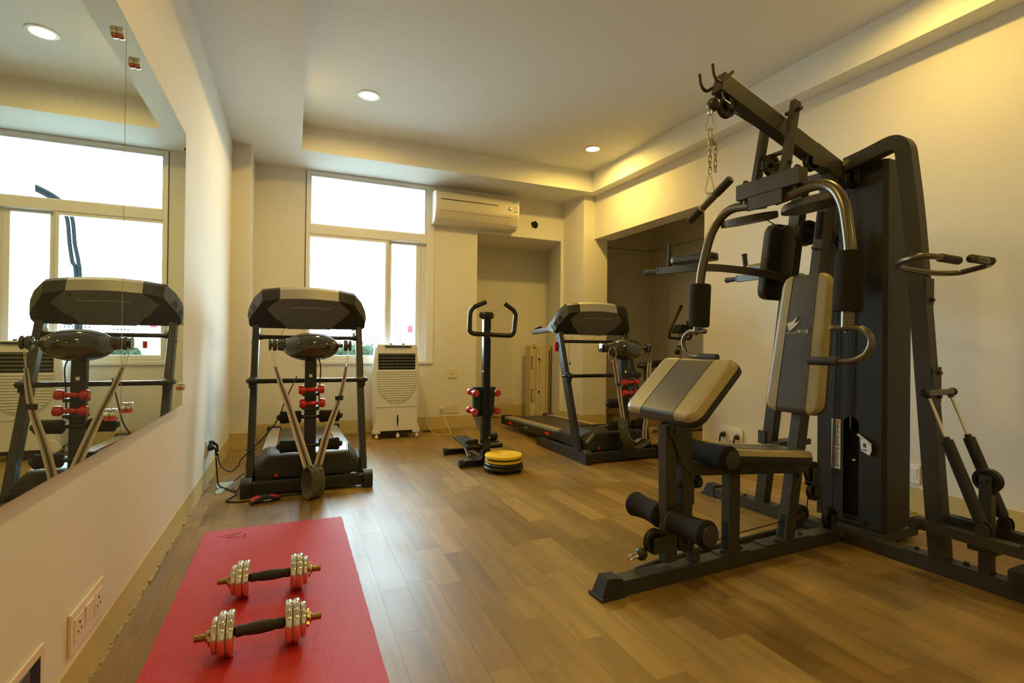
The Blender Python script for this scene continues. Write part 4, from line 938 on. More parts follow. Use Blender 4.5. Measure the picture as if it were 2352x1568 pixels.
# ================================================================== TREADMILLS
def treadmill(label, loc):
    t = root('treadmill', label, 'treadmill', loc, 0, 'treadmills')
    MB().beam((-0.36, 0.055, 0.052), (0.36, 0.055, 0.052), 0.060, 0.070, (0, 1, 0), 0.004).build('front_crossbar', 'treadmetal', t)
    MB().beam((-0.36, 0.80, 0.045), (0.36, 0.80, 0.045), 0.050, 0.045, (0, 1, 0), 0.004).build('rear_crossbar', 'treadmetal', t)
    for s in (-1, 1):
        x = s*0.378
        fb = MB().poly([(0.03, 0.0), (0.88, 0.0), (0.93, 0.02), (0.93, 0.05), (0.90, 0.075), (0.10, 0.088), (0.03, 0.088)], -0.026, 0.026, Matrix(((0, 0, 1, x), (1, 0, 0, 0), (0, 1, 0, 0.004), (0, 0, 0, 1))), 0.004).build('floor_beam', 'treadmetal', t)
        MB().poly([(0.0, 0.0), (0.085, 0.0), (0.085, 0.115), (0.045, 0.118), (0.008, 0.100), (0.0, 0.085)], -0.033, 0.033, Matrix(((0, 0, 1, x), (1, 0, 0, 0), (0, 1, 0, 0.0), (0, 0, 0, 1))), 0.008).build('foot_cap', 'plastic', fb)
        MB().poly([(0.90, 0.0), (0.955, 0.0), (0.96, 0.05), (0.93, 0.085), (0.90, 0.085)], -0.031, 0.031, Matrix(((0, 0, 1, x), (1, 0, 0, 0), (0, 1, 0, 0.0), (0, 0, 0, 1))), 0.006).build('foot_cap', 'plastic', fb)
        xu = s*0.368
        up = MB().beam((xu, 0.205, 0.075), (xu-s*0.004, 0.590, 1.12), 0.048, 0.080, (1, 0, 0), 0.010).build('upright', 'treadmetal', t)
        for z in (0.16, 0.26):
            y = 0.205+(z-0.075)*0.3756; mb = MB(); mb.cyl((xu-0.030, y, z), (xu+0.030, y, z), 0.007, n=6); mb.build('bolt', 'bolt', up)
            MB().cyl((xu, y-0.046, z), (xu, y-0.03, z), 0.007, n=6).build('bolt', 'bolt', up)
        MB().cyl((xu-0.026, 0.535, 0.995), (xu+0.026, 0.535, 0.995), 0.009, n=12).build('bolt', 'plastic', up)
    # handrail with rounded ends, clamps, upper bar
    hr = MB().tube(bez([(-0.372, 0.47, 0.722), (-0.402, 0.44, 0.722), (-0.402, 0.355, 0.722), (0.402, 0.355, 0.722), (0.402, 0.44, 0.722), (0.372, 0.47, 0.722)], [0.03, 0.06, 0.06, 0.03], 6), 0.0165, 14).build('handrail', 'blackmetal', t, 60)
    for s in (-1, 1):
        MB().lathe([(0.016, 0), (0.020, 0.004), (0.021, 0.02), (0.021, 0.045), (0.019, 0.05), (0.016, 0.05)], (s*0.345, 0.355, 0.722), (s, 0, 0), 20).build('clamp', 'plastic', hr, 40)
        MB().poly([(-0.03, -0.055), (0.01, -0.06), (0.035, 0.02), (-0.02, 0.022)], -0.026, 0.026, Matrix(((0, 0, 1, s*0.370), (1, 0, 0, 0.395), (0, 1, 0, 0.728), (0, 0, 0, 1))), 0.006).build('bracket', 'plastic', hr)
    MB().cyl((-0.350, 0.555, 1.035), (0.350, 0.555, 1.035), 0.0150, n=16).cyl((-0.352, 0.555, 1.035), (-0.318, 0.555, 1.035), 0.020, n=16).cyl((0.318, 0.555, 1.035), (0.352, 0.555, 1.035), 0.020, n=16).build('upper_bar', 'blackmetal', t, 40)
    # motor hood
    mb = MB()
    sec = [(0.10, 0.345, 0.095, 0.120, 0.300, 0.135), (0.12, 0.345, 0.10, 0.245, 0.235, 0.270)]
    def hood_sec(y, wb, zb, wm, zm, wt, zt): return [(-wb, y, zb), (-wm, y, zm), (-wt, y, zt), (wt, y, zt), (wm, y, zm), (wb, y, zb)]
    secs = [hood_sec(0.125, 0.325, 0.085, 0.325, 0.155, 0.245, 0.232), hood_sec(0.150, 0.335, 0.082, 0.335, 0.165, 0.25, 0.245), hood_sec(0.34, 0.335, 0.082, 0.335, 0.185, 0.265, 0.262), hood_sec(0.62, 0.335, 0.085, 0.335, 0.175, 0.29, 0.205), hood_sec(0.74, 0.33, 0.10, 0.33, 0.155, 0.30, 0.172)]
    R = [[mb.bm.verts.new(p) for p in s] for s in secs]
    for a, b in zip(R, R[1:]):
        for k in range(6): mb.bm.faces.new((a[k], a[(k+1) % 6], b[(k+1) % 6], b[k]))
    mb.bm.faces.new(R[0][::-1]); mb.bm.faces.new(R[-1])
    bmesh.ops.recalc_face_normals(mb.bm, faces=mb.bm.faces[:]); bmesh.ops.bevel(mb.bm, geom=mb.bm.edges[:], offset=0.006, segments=2, affect='EDGES')
    hood = mb.build('motor_hood', 'plastic_g', t, 25)
    for z in (0.152, 0.122): MB().box((-0.326, 0.1235, z), (0.326, 0.1262, z+0.0025)).build('joint', 'groove', hood, 0)
    for k in range(4): MB().box((-0.19, 0.44+k*0.045, 0.252-k*0.010), (0.19, 0.465+k*0.045, 0.256-k*0.010), 0.002).build('vent_rib', 'plastic', hood)
    MB().cyl((-0.205, 0.1255, 0.108), (-0.205, 0.119, 0.108), 0.012, n=16).build('power_switch', 'redpl', hood)
    for x, z in ((-0.215, 0.175), (0.225, 0.185)): MB().cyl((x, 0.138, z), (x, 0.128, z), 0.0035, n=10).build('screw', 'chrome', hood)
    # deck
    dz = lambda y: 0.180-(y-0.7)*0.034
    dk = frame((0, 0.66, dz(0.66)-0.035), (0, 2.05, dz(2.05)-0.035), (1, 0, 0))
    MB().beam((0, 0.66, dz(0.66)-0.045), (0, 2.02, dz(2.02)-0.045), 0.56, 0.05, (1, 0, 0), 0.004).build('deck', 'plastic', t)
    MB().beam((0, 0.70, dz(0.70)-0.012), (0, 2.03, dz(2.03)-0.012), 0.44, 0.006, (1, 0, 0), 0.001).cyl((-0.22, 2.03, dz(2.03)-0.034), (0.22, 2.03, dz(2.03)-0.034), 0.024, n=20).build('running_belt', 'belt', t)
    for s in (-1, 1):
        MB().beam((s*0.275, 0.62, dz(0.62)-0.012), (s*0.275, 2.03, dz(2.03)-0.012), 0.088, 0.024, (1, 0, 0), 0.005).build('side_rail', 'rail', t)
        MB().beam((s*0.2275, 0.70, dz(0.70)-0.001), (s*0.2275, 2.02, dz(2.02)-0.001), 0.007, 0.004, (1, 0, 0), 0).build('edge_strip', 'orange', t, 0)
        sb = MB().beam((s*0.322, 0.60, dz(0.60)-0.058), (s*0.322, 2.04, dz(2.04)-0.058), 0.030, 0.070, (1, 0, 0), 0.005).build('side_frame', 'treadmetal', t)
        MB().box((s*0.225-0.01 if s > 0 else -0.345, 2.03, dz(2.05)-0.090), (0.345 if s > 0 else -0.215, 2.085, dz(2.05)+0.012), 0.010).build('end_cap', 'plastic', t)
        for y0, mt, w, h in ((1.80, 'redpl', 0.085, 0.026), (1.36, 'teal', 0.11, 0.026), (0.86, 'redpl', 0.085, 0.026)):
            MB().poly([(w/2*math.cos(2*PI*k/20)*(1 if mt == 'teal' else 1.0), h/2*math.sin(2*PI*k/20)) if mt == 'teal' else (max(-w/2, min(w/2, w*0.75*math.cos(2*PI*k/20))), max(-h/2, min(h/2, h*0.75*math.sin(2*PI*k/20)))) for k in range(20)], -0.003, 0.003, Matrix(((0, 0, 1, s*0.339), (1, 0, 0, y0), (0, 1, 0, dz(y0)-0.052), (0, 0, 0, 1))), 0.001).build('reflector', mt, sb)
        MB().box((s*0.285-0.014, 1.84, 0.03), (s*0.285+0.014, 1.875, 0.10), 0.004).build('wheel_bracket', 'plastic', t)
        MB().cyl((s*0.285-0.012, 1.855, 0.026), (s*0.285+0.012, 1.855, 0.026), 0.026, n=20, bev=0.004).build('wheel', 'cream', t)
    # console: tilted head built in a slope frame (x right, y up the slope, z towards the machine front / camera)
    s0, s1 = V((0, 0.640, 1.132)), V((0, 0.500, 1.388)); sl = (s1-s0); H_ = sl.length; sd = sl.normalized(); nf = V((0, -sd.z, sd.y))
    cm = Matrix(((1, 0, 0, s0.x), (0, sd.y, nf.y, s0.y), (0, sd.z, nf.z, s0.z), (0, 0, 0, 1)))
    k_ = H_/0.285
    half = [(0.37, 0.0), (0.405, 0.010), (0.418, 0.035), (0.424, 0.075), (0.412, 0.135), (0.380, 0.205), (0.325, 0.268), (0.205, 0.288)]
    back = [(x, y*k_) for x, y in half]; back = back+[(-x, y) for x, y in reversed(back)]
    fr = [(0.365, 0.0), (0.400, 0.008), (0.412, 0.030), (0.412, 0.062), (0.388, 0.110), (0.350, 0.165), (0.322, 0.212), (0.205, 0.238)]
    fr = [(x, y*k_) for x, y in fr]; fr = fr+[(-x, y) for x, y in reversed(fr)]
    mb = MB(); a = [mb.bm.verts.new(cm @ V((x, y, -0.03))) for x, y in back]; b = [mb.bm.verts.new(cm @ V((x, y, 0.012))) for x, y in back]; c = [mb.bm.verts.new(cm @ V((x, y, 0.062))) for x, y in fr]
    n = len(a)
    for A, B in ((a, b), (b, c)):
        for k in range(n):
            mb.bm.faces.new((A[k], A[(k+1) % n], B[(k+1) % n], B[k]))
    mb.bm.faces.new(a[::-1]); mb.bm.faces.new(c)
    con = mb.build('console', 'plastic', t, 25)
    # grey flank trims on the sloping sides
    for s in (-1, 1):
        pts_b = [(s*x, y) for x, y in [(0.424, 0.075*k_), (0.412, 0.135*k_), (0.380, 0.205*k_), (0.325, 0.268*k_)]]; pts_f = [(s*x, y) for x, y in [(0.412, 0.062*k_), (0.388, 0.110*k_), (0.350, 0.165*k_), (0.322, 0.212*k_)]]
        mb = MB(); A = [mb.bm.verts.new(cm @ V((x*1.004, y+0.001, 0.014))) for x, y in pts_b]; B = [mb.bm.verts.new(cm @ V((x*1.004, y+0.001, 0.061))) for x, y in pts_f]
        for k in range(3): mb.bm.faces.new((A[k], A[k+1], B[k+1], B[k]))
        mb.build('flank_trim', 'panel_g', con, 25)
    # beige top strip, raised grey back panel, speakers, screws
    n = 12; up_ = [(-0.205+0.41*k/n, (0.288+0.012*math.sin(PI*k/n))*k_) for k in range(n+1)]; lo = [(-0.205+0.41*k/n, (0.238+0.010*math.sin(PI*k/n))*k_) for k in range(n+1)]
    mb = MB()
    A = [mb.bm.verts.new(cm @ V((x, y, 0.014))) for x, y in up_]; B = [mb.bm.verts.new(cm @ V((x, y, 0.0645))) for x, y in lo]; C_ = [mb.bm.verts.new(cm @ V((x, y, -0.030))) for x, y in up_]
    for k in range(n): mb.bm.faces.new((A[k], A[k+1], B[k+1], B[k])); mb.bm.faces.new((C_[k], C_[k+1], A[k+1], A[k]))
    mb.build('top_strip', 'silver', con, 40)
    P = [(0.205, 0.238), (0.222, 0.216), (0.245, 0.200), (0.292, 0.152), (0.222, 0.068), (0.205, 0.066), (0.150, -0.002)]
    P = [(x, y*k_) for x, y in P]; P = P+[(-x, y) for x, y in reversed(P)]+[(-0.1, 0.244*k_), (0, 0.247*k_), (0.1, 0.244*k_)]
    bp = MB().poly(P, 0.060, 0.068, cm, 0.0015).build('back_panel', 'panel_g', con, 30)
    for x, y in ((-0.175, 0.212), (-0.055, 0.205), (0.07, 0.205), (0.185, 0.212), (-0.19, 0.080), (0.19, 0.080), (-0.12, 0.032), (0.13, 0.032)):
        MB().cyl(cm @ V((x, y*k_, 0.066)), cm @ V((x, y*k_, 0.0690)), 0.0045, n=12).build('screw', 'hole', bp, 30)
    MB().tube([cm @ V((x, y*k_, 0.0685)) for x, y in ((-0.14, 0.180), (-0.128, 0.172), (-0.05, 0.176), (0.05, 0.175), (0.14, 0.168), (0.165, 0.192))], 0.0018, 6).build('moulded_rib', 'silver', bp)
    for s in (-1, 1):
        o = [(s*0.300+0.052*math.cos(2*PI*k/28), (0.075+0.030*math.sin(2*PI*k/28))*k_) for k in range(28)]
        MB().poly(o, 0.058, 0.066, cm, 0.003).build('speaker_cover', 'plastic', con)
        # arms back to the runner
        q0, q1 = V((s*0.385, 0.68, 1.160)), V((s*0.385, 1.10, 1.135))
        am = MB().beam(q0, q1, 0.052, 0.040, (1, 0, 0), 0.010).build('side_arm', 'silver_d', t)
        MB().beam(q0-V((0, -0.02, 0.024)), q1-V((0, 0, 0.022)), 0.048, 0.014, (1, 0, 0), 0.004).build('arm_underside', 'plastic', am)
        MB().beam(q0+V((0, 0.25, 0.020)), q1+V((0, -0.03, 0.022)), 0.040, 0.010, (1, 0, 0), 0.004).build('arm_grip', 'rubber', am)
        MB().poly([(0.50, 1.115), (0.60, 1.13), (0.66, 1.165), (0.60, 1.195), (0.555, 1.235), (0.52, 1.19)], -0.022, 0.022, Matrix(((0, 0, 1, s*0.392), (1, 0, 0, 0.10), (0, 1, 0, 0), (0, 0, 0, 1))), 0.006).build('arm_shoulder', 'silver_d', t)
        MB().ball((s*0.325, 0.545, 1.062), 0.017, 14, sc=(0.7, 0.6, 1.1)).build('cup_hook', 'white', t)
    # front massage post
    po = MB().beam((0, 0.030, 0.030), (0, 0.075, 0.93), 0.074, 0.046, (1, 0, 0), 0.005).build('massage_post', 'treadmetal', t)
    MB().box((-0.010, 0.034, 0.765), (0.010, 0.0385, 0.785), 0.002).build('slot', 'white', po)
    MB().box((-0.055, -0.012, 0.555), (0.055, 0.055, 0.575), 0.004).box((-0.055, -0.008, 0.645), (0.055, 0.06, 0.665), 0.004).build('dumbbell_cradle', 'green', po)
    for z in (0.505, 0.315):
        y = 0.030+z*0.05-0.03
        MB().cyl((-0.20, y, z), (0.20, y, z), 0.013, n=14).build('roller_bar', 'treadmetal', t)
        for s in (-1, 1):
            r = 0.042; MB().lathe([(0.012, 0), (r*0.8, 0.001), (r, 0.010), (r*0.93, 0.045), (r*0.93, 0.085), (r, 0.122), (r*0.8, 0.131), (0.012, 0.132)], (s*0.055, y, z), (s, 0, 0), 24).build('foam_roller', 'foam', t, 60)
            MB().ball((s*0.192, y, z), 0.020, 16, sc=(0.8, 1, 1)).build('end_knob', 'plastic', t)
    # massager head
    mc = V((0, 0.045, 0.968))
    hd = MB().ball(mc, 1, 40, sc=(0.178, 0.110, 0.094)).build('massager_head', 'gloss', t, 80)
    MB().lathe([(0.098, -0.012), (0.108, -0.004), (0.100, 0.016), (0.06, 0.026), (0, 0.028)], mc+V((0, 0, 0.058)), (0, 0, 1), 32, sx=1.0, sy=0.6, side=(1, 0, 0)).build('head_cap', 'gloss', hd, 60)
    MB().ring(mc+V((0, -0.010, -0.004)), (0, 1, 0.05), 1, 0.004, 40, 8).build('tmp', 'gloss', hd, 60)
    o = bpy.data.objects[[x.name for x in bpy.data.objects if x.name.startswith('tmp')][-1]]
    me = o.data
    for v in me.vertices:
        d = V((v.co.x-mc.x, 0, v.co.z-mc.z)); v.co = V((mc.x+d.x*0.172, v.co.y, mc.z+d.z*0.080))
    o.name = 'head_rim'
    for s in (-1, 1):
        p = mc+V((s*0.150, 0, 0.012))
        MB().cyl(p, p+V((s*0.055, 0, 0.0)), 0.044 if s < 0 else 0.014, 0.036 if s < 0 else 0.014, n=20, bev=0.004).cyl(p+V((s*0.058, 0, 0)), p+V((s*0.085, 0, 0)), 0.040, n=24, bev=0.006).build('belt_drive', 'gloss', hd, 50)
        MB().cyl(p+V((s*0.090, 0, 0)), p+V((s*0.108, 0, 0)), 0.032, 0.040, n=24, bev=0.003).cyl(p+V((s*0.08, 0, 0)), p+V((s*0.095, 0, 0)), 0.012).build('belt_knob', 'gloss', hd, 50)
    MB().tube(smoothp([(0.04, 0.06, 0.91), (0.062, 0.045, 0.84), (0.058, 0.05, 0.72), (0.052, 0.05, 0.56), (0.045, 0.05, 0.545), (0.03, 0.05, 0.55)], 5), 0.004, 8).build('head_cable', 'cable', t)
    return t
t1 = treadmill('dark treadmill with massager post in front of the window, next to the mirror', (0.105, 3.66, 0))
t2 = treadmill('dark treadmill with massager post seen from its side, in front of the corner pillar', (2.660, 3.69, 0))

for (bx, by, nm, dbs) in ((0.105, 3.66, 'treadmill in front of the window', 0), (2.660, 3.69, 'treadmill by the corner pillar', 1)):
    for z, w in ((0.688, 'upper'), (0.598, 'lower')):
        hand_dumbbell('hand_dumbbell', '%s red dumbbell cradled on the post of the %s' % (w, nm), (bx+(0.004 if z > 0.65 else 0.010), by-0.026, z), (1, 0, 0.02), 0.158, 0.0290, 0.0130, 'red', 'red dumbbells on the massage posts')
    k = root('safety_key', 'red safety key hanging on a cord from the %s' % nm, 'safety key', (bx-0.30, by+0.60, 1.02) if not dbs else (2.262, 4.27, 0.985), 0, 'red safety keys')
    if dbs:
        MB().poly([(-0.016, -0.045), (0.016, -0.045), (0.016, 0.025), (0.008, 0.045), (-0.008, 0.045), (-0.016, 0.025)], -0.006, 0.006, Matrix(((1, 0, 0, 0), (0, 0, 1, 0), (0, 1, 0, 0), (0, 0, 0, 1))), 0.004).build('tag', 'redpl', k)
        MB().tube([(0, 0, 0.04), (0.0, 0.0, 0.16)], 0.0012, 5).build('cord', 'redpl', k)
    else:
        MB().poly([(-0.012, -0.045), (0.012, -0.045), (0.014, 0.005), (-0.014, 0.005)], -0.006, 0.006, Matrix(((1, 0, 0, 0.105), (0, 0, 1, 0), (0, 1, 0, -0.03), (0, 0, 0, 1))), 0.003).build('tag', 'redpl', k)
        MB().tube(smoothp([(0.105, 0, -0.03), (0.10, 0, 0.02), (0.125, 0, 0.085)], 4), 0.0015, 5).build('cord', 'redpl', k)
# black cord with jack hanging from the far treadmill's console
j = root('audio_cord', 'thin black cord with a jack dangling under the console of the pillar side treadmill', 'cord', (2.42, 4.30, 0.95))
MB().tube(smoothp([(0.03, 0, 0.155), (0.02, 0, 0.10), (-0.005, 0, 0.03), (-0.005, 0, -0.06), (0.006, 0, -0.12)], 5), 0.0018, 6).build('cord', 'cable', j)
MB().box((0.0, -0.005, -0.138), (0.014, 0.005, -0.112), 0.003).cyl((0.014, 0, -0.132), (0.028, 0, -0.132), 0.002).build('jack', 'plastic', j)

# ---- massage belts
b = root('massage_belt', 'striped massage belt hanging in a V with an olive studded pad at the floor', 'massage belt', (0.105, 3.50, 0))
mb = MB()
L1 = [(-0.238, 0.205, 0.975), (-0.222, 0.19, 0.90), (-0.205, 0.17, 0.83)]; 
MB().tube([(-0.246, 0.205, 0.985), (-0.238, 0.195, 0.90), (-0.222, 0.18, 0.835)], 0.0018, 5).tube([(-0.232, 0.205, 0.985), (-0.222, 0.195, 0.90), (-0.212, 0.18, 0.835)], 0.0018, 5).build('hook_wire', 'chrome', b)
MB().tube([(0.238, 0.205, 0.985), (0.232, 0.195, 0.90), (0.224, 0.18, 0.835)], 0.0018, 5).tube([(0.246, 0.205, 0.985), (0.240, 0.195, 0.90), (0.228, 0.18, 0.835)], 0.0018, 5).build('hook_wire', 'chrome', b)
ribbon(mb, smoothp([(-0.216, 0.180, 0.838), (-0.180, 0.155, 0.720), (-0.130, 0.12, 0.580), (-0.075, 0.07, 0.40), (-0.012, 0.03, 0.198)], 6), (0.026, 0.062), [(0.9, -0.5, 0.1), (0.9, 0.45, 0.1)], STR); mb.build('strap', ('strap_l', 'strap_d'), b, 0)
mb = MB(); ribbon(mb, smoothp([(0.226, 0.180, 0.838), (0.200, 0.150, 0.70), (0.165, 0.12, 0.58), (0.100, 0.08, 0.40), (0.046, 0.05, 0.198)], 6), (0.022, 0.060), [(0.8, -0.6, 0.1), (0.95, 0.3, 0.2)], STR); mb.build('strap', ('strap_l', 'strap_d'), b, 0)
MB().poly([(-0.026, -0.014), (0.026, -0.014), (0.026, 0.014), (-0.026, 0.014)], -0.003, 0.003, Matrix(((1, 0, 0, 0.178), (0, 0, 1, 0.125), (0, 1, 0, 0.628), (0, 0, 0, 1)))).build('buckle', 'plastic', b)
MB().box((-0.027, -0.002, 0), (0.027, 0.002, 0.004), 0, 0, Matrix.Translation((0.178, 0.120, 0.640))).build('buckle_bar', 'plastic', b)
ax = V((math.cos(math.radians(35)), math.sin(math.radians(35)), 0)); hx = V((-ax.y, ax.x, 0))*-1   # pad loop
def loop(k, rad=1.0): a = 2*PI*k/32; return V((0.018, 0.02, 0.107))+hx*(-0.062*rad*math.sin(a))*(-1)+V((0, 0, -0.105*rad*math.cos(a)))
mb = MB(); pts = [loop(k) for k in range(32)]; mb.tube(pts, 0, closed=True, prof=None) if 0 else None
rings = []
for k in range(32):
    c0, c1 = loop(k, 1.0), loop(k, 0.93); w = 0.046
    rings.append([mb.bm.verts.new(c0-ax*w), mb.bm.verts.new(c0+ax*w), mb.bm.verts.new(c1+ax*w), mb.bm.verts.new(c1-ax*w)])
for k in range(32):
    A, B = rings[k], rings[(k+1) % 32]
    for q in range(4): mb.bm.faces.new((A[q], A[(q+1) % 4], B[(q+1) % 4], B[q]))
pad_ = mb.build('studded_pad', 'olive', b, 50)
for k in range(0, 32, 3):
    for w in (-0.024, 0.024):
        MB().ball(loop(k, 1.0)+ax*w, 0.0085, 10).build('stud', 'olive', pad_, 60)

b = root('massage_belt', 'striped massage belt with studded pad hanging in a U on the pillar side treadmill', 'massage belt', (2.62, 3.60, 0))
MB().ring((-0.185, 0.0, 0.945), (0.25, 1, 0), 0.034, 0.0018, 24, 6).build('hook_wire', 'chrome', b)
for o in [bpy.data.objects[b.children[0].name]] if b.children else []:
    for v in o.data.vertices: v.co.z = 0.93+(v.co.z-0.945)*1.75
mb = MB(); ribbon(mb, smoothp([(-0.172, -0.012, 0.872), (-0.150, -0.005, 0.78), (-0.130, 0, 0.69), (-0.118, 0, 0.665), (-0.100, 0, 0.54), (-0.072, 0, 0.392)], 6), 0.036, [(0.9, -0.4, 0), (0.55, -0.85, 0)], STR); mb.build('strap', ('strap_l', 'strap_d'), b, 0)
MB().box((-0.142, -0.012, 0.665), (-0.100, 0.006, 0.690), 0.003).build('buckle', 'plastic', b)
MB().tube([(0.240, 0.03, 0.98), (0.215, 0.02, 0.86)], 0.0016, 5).build('hook_wire', 'chrome', b)
mb = MB(); ribbon(mb, smoothp([(0.212, 0.02, 0.86), (0.195, 0.01, 0.76), (0.185, 0, 0.62), (0.175, 0, 0.44), (0.152, 0, 0.30), (0.150, 0, 0.205)], 6), 0.036, [(0.6, -0.8, 0), (0.9, -0.5, 0)], STR); mb.build('strap', ('strap_l', 'strap_d'), b, 0)
mb = MB(); pp = smoothp([(-0.072, 0.0, 0.392), (-0.072, -0.005, 0.30), (-0.050, -0.01, 0.215), (-0.005, -0.012, 0.158), (0.07, -0.012, 0.140), (0.14, -0.01, 0.168), (0.175, -0.01, 0.205)], 6)
ribbon(mb, pp, 0.085, [(0.45, -0.9, 0.1), (0.1, -1, 0.1)], [(1.0, 0)], 0.006); pad_ = mb.build('studded_pad', 'olive', b, 40)
mb = MB(); ribbon(mb, smoothp([(-0.045, 0, 0.392), (-0.035, 0, 0.29), (0.0, 0, 0.215), (0.05, 0, 0.185), (0.10, 0, 0.21), (0.150, 0, 0.210)], 6), 0.030, [(0.6, -0.8, 0), (0.9, -0.5, 0)], STR); mb.build('inner_strap', ('strap_l', 'strap_d'), b, 0)
for k in range(2, len(pp)-6, 3):
    tdir = (pp[k+1]-pp[k-1]).normalized(); nn = V((tdir.z, 0, -tdir.x)); 
    if nn.x > 0 and k < 18: nn = -nn
    nn = V((-abs(nn.x), 0, -abs(nn.z)))
    for w in (-0.022, 0.022): MB().ball(pp[k]+nn*0.006+V((0.3*w*1.2, -w, 0)), 0.008, 10).build('stud', 'olive', pad_, 60)

# ================================================================== STEPPER with handle column
st = root('stepper', 'black steel mini stepper with a tall handlebar column in front of the back wall', 'stepper', (1.46, 3.98, 0), 0)
colm = MB().beam((0, 0.0, 0.02), (0, 0, 0.46), 0.072, 0.072, (1, 0, 0), 0.010).beam((0, 0, 0.44), (0, 0, 1.215), 0.064, 0.064, (1, 0, 0), 0.014).build('column', 'blackmetal', st)
MB().lathe([(0.034, 0), (0.056, 0.010), (0.064, 0.020), (0.064, 0.046), (0.054, 0.060), (0, 0.060)], (0, 0, 1.205), (0, 0, 1), 6).build('column_cap', 'plastic', st, 20)
for p in ((0.026, -0.034, 0.795), (-0.034, -0.028, 0.775), (0.022, -0.037, 0.235), (0.022, -0.034, 1.105), (0.022, -0.034, 1.055)): MB().ball(p, 0.0085, 12).build('bolt', 'chrome', st)
hb = bez([(0.165, 0.03, 1.340), (0.262, 0.02, 1.285), (0.262, 0.0, 1.215), (0.235, -0.02, 1.070), (-0.150, -0.02, 1.080), (-0.172, -0.01, 1.20), (-0.140, 0.02, 1.300), (0.0, 0.06, 1.350)], [0.05, 0.05, 0.06, 0.06, 0.05, 0.06], 6)
hb = bez([(0.165, 0.02, 1.345), (0.268, 0.01, 1.275), (0.235, -0.02, 1.072), (-0.155, -0.02, 1.085), (-0.140, 0.01, 1.290), (0.0, 0.03, 1.350)], [0.045, 0.05, 0.05, 0.06], 6)
h = MB().tube(hb, 0.0135, 14).build('handlebar', 'metal', st, 60)
MB().tube(hb[:22], 0.0190, 14).build('foam_grip', 'blackmetal', h, 60); MB().tube(hb[-22:], 0.0190, 14).build('foam_grip', 'blackmetal', h, 60)
MB().poly([(-0.085, 0.40), (0.085, 0.40), (0.105, 0.645), (-0.095, 0.645)], 0, 0.05, Matrix(((1, 0, 0, 0), (0, 0, 1, 0.040), (0, 1, 0, 0), (0, 0, 0, 1))), 0.006).build('dumbbell_holder', 'green', st)
MB().beam((-0.20, 0.0, 0.030), (0.20, 0.0, 0.030), 0.05, 0.05, (0, 1, 0), 0.012).beam((-0.19, 0.50, 0.030), (0.19, 0.50, 0.030), 0.05, 0.05, (0, 1, 0), 0.012).build('base_foot', 'blackmetal', st, kind='stuff')
MB().beam((0, -0.02, 0.035), (0, 0.52, 0.035), 0.05, 0.045, (1, 0, 0), 0.004).build('base_spine', 'blackmetal', st)
for x, y in ((-0.205, 0), (0.205, 0), (-0.195, 0.5), (0.195, 0.5)): MB().cyl((x-0.018, y, 0.032), (x+0.018, y, 0.032), 0.031, n=20, bev=0.004).build('foot_cap', 'rubber', st)
MB().cyl((-0.155, 0.02, 0.155), (0.155, 0.02, 0.160), 0.025, n=18, bev=0.005).build('pedal_axle', 'blackmetal', st)
for s, z0, z1 in ((-1, 0.150, 0.170), (1, 0.175, 0.385)):
    a0, a1 = V((s*0.085, 0.06, z0)), V((s*0.085, 0.44, z1))
    ar = MB().beam((s*0.085, 0.02, 0.15), (s*0.085, 0.30, (z0+z1)/2-0.02), 0.030, 0.030, (1, 0, 0), 0.003).build('pedal_arm', 'blackmetal', st)
    pe = MB().beam(a0, a1, 0.125, 0.020, (1, 0, 0), 0.006).build('pedal', 'plastic', st)
    up3 = (a1-a0).normalized().cross(V((1, 0, 0))).normalized()
    if up3.z < 0: up3 = -up3
    mb = MB()
    for i in range(9):
        for q in range(5):
            c = a0.lerp(a1, 0.30+0.075*i)+V((-0.048+q*0.024, 0, 0))+up3*0.0112; mb.ball(c, 0.004, 6, sc=(1, 1, 0.6))
    mb.build('tread_dots', 'metal', pe, 60, 'stuff')
    MB().cyl(a0.lerp(a1, 0.12)+up3*0.028-V((0.055, 0, 0)), a0.lerp(a1, 0.12)+up3*0.028+V((0.055, 0, 0)), 0.026, n=20, bev=0.008).build('toe_stop', 'rubber', pe)
    MB().cyl((s*0.085, 0.32, (z0+z1)/2-0.03), (s*0.085-0.0, 0.16, 0.05), 0.017, n=18, bev=0.003).build('hydraulic_cylinder', 'chrome_d', st)
for (x, z, lb) in ((-0.092, 0.600, 'upper left'), (-0.100, 0.448, 'lower left'), (0.098, 0.598, 'upper right'), (0.098, 0.450, 'lower right')):
    d = hand_dumbbell('hand_dumbbell', 'small crimson dumbbell held in the %s slot of the stepper column' % lb, (1.46+x, 3.98+0.055, z), (0, 1, 0.02), 0.175, 0.0290, 0.0115, 'pink', 'crimson dumbbells on the stepper column')
    text('1LB', 0.018, Matrix.Translation((0, -0.0885, 0)) @ Matrix.Rotation(PI/2, 4, 'X') @ Matrix.Rotation(0.8, 4, 'Z'), 'beige', d)

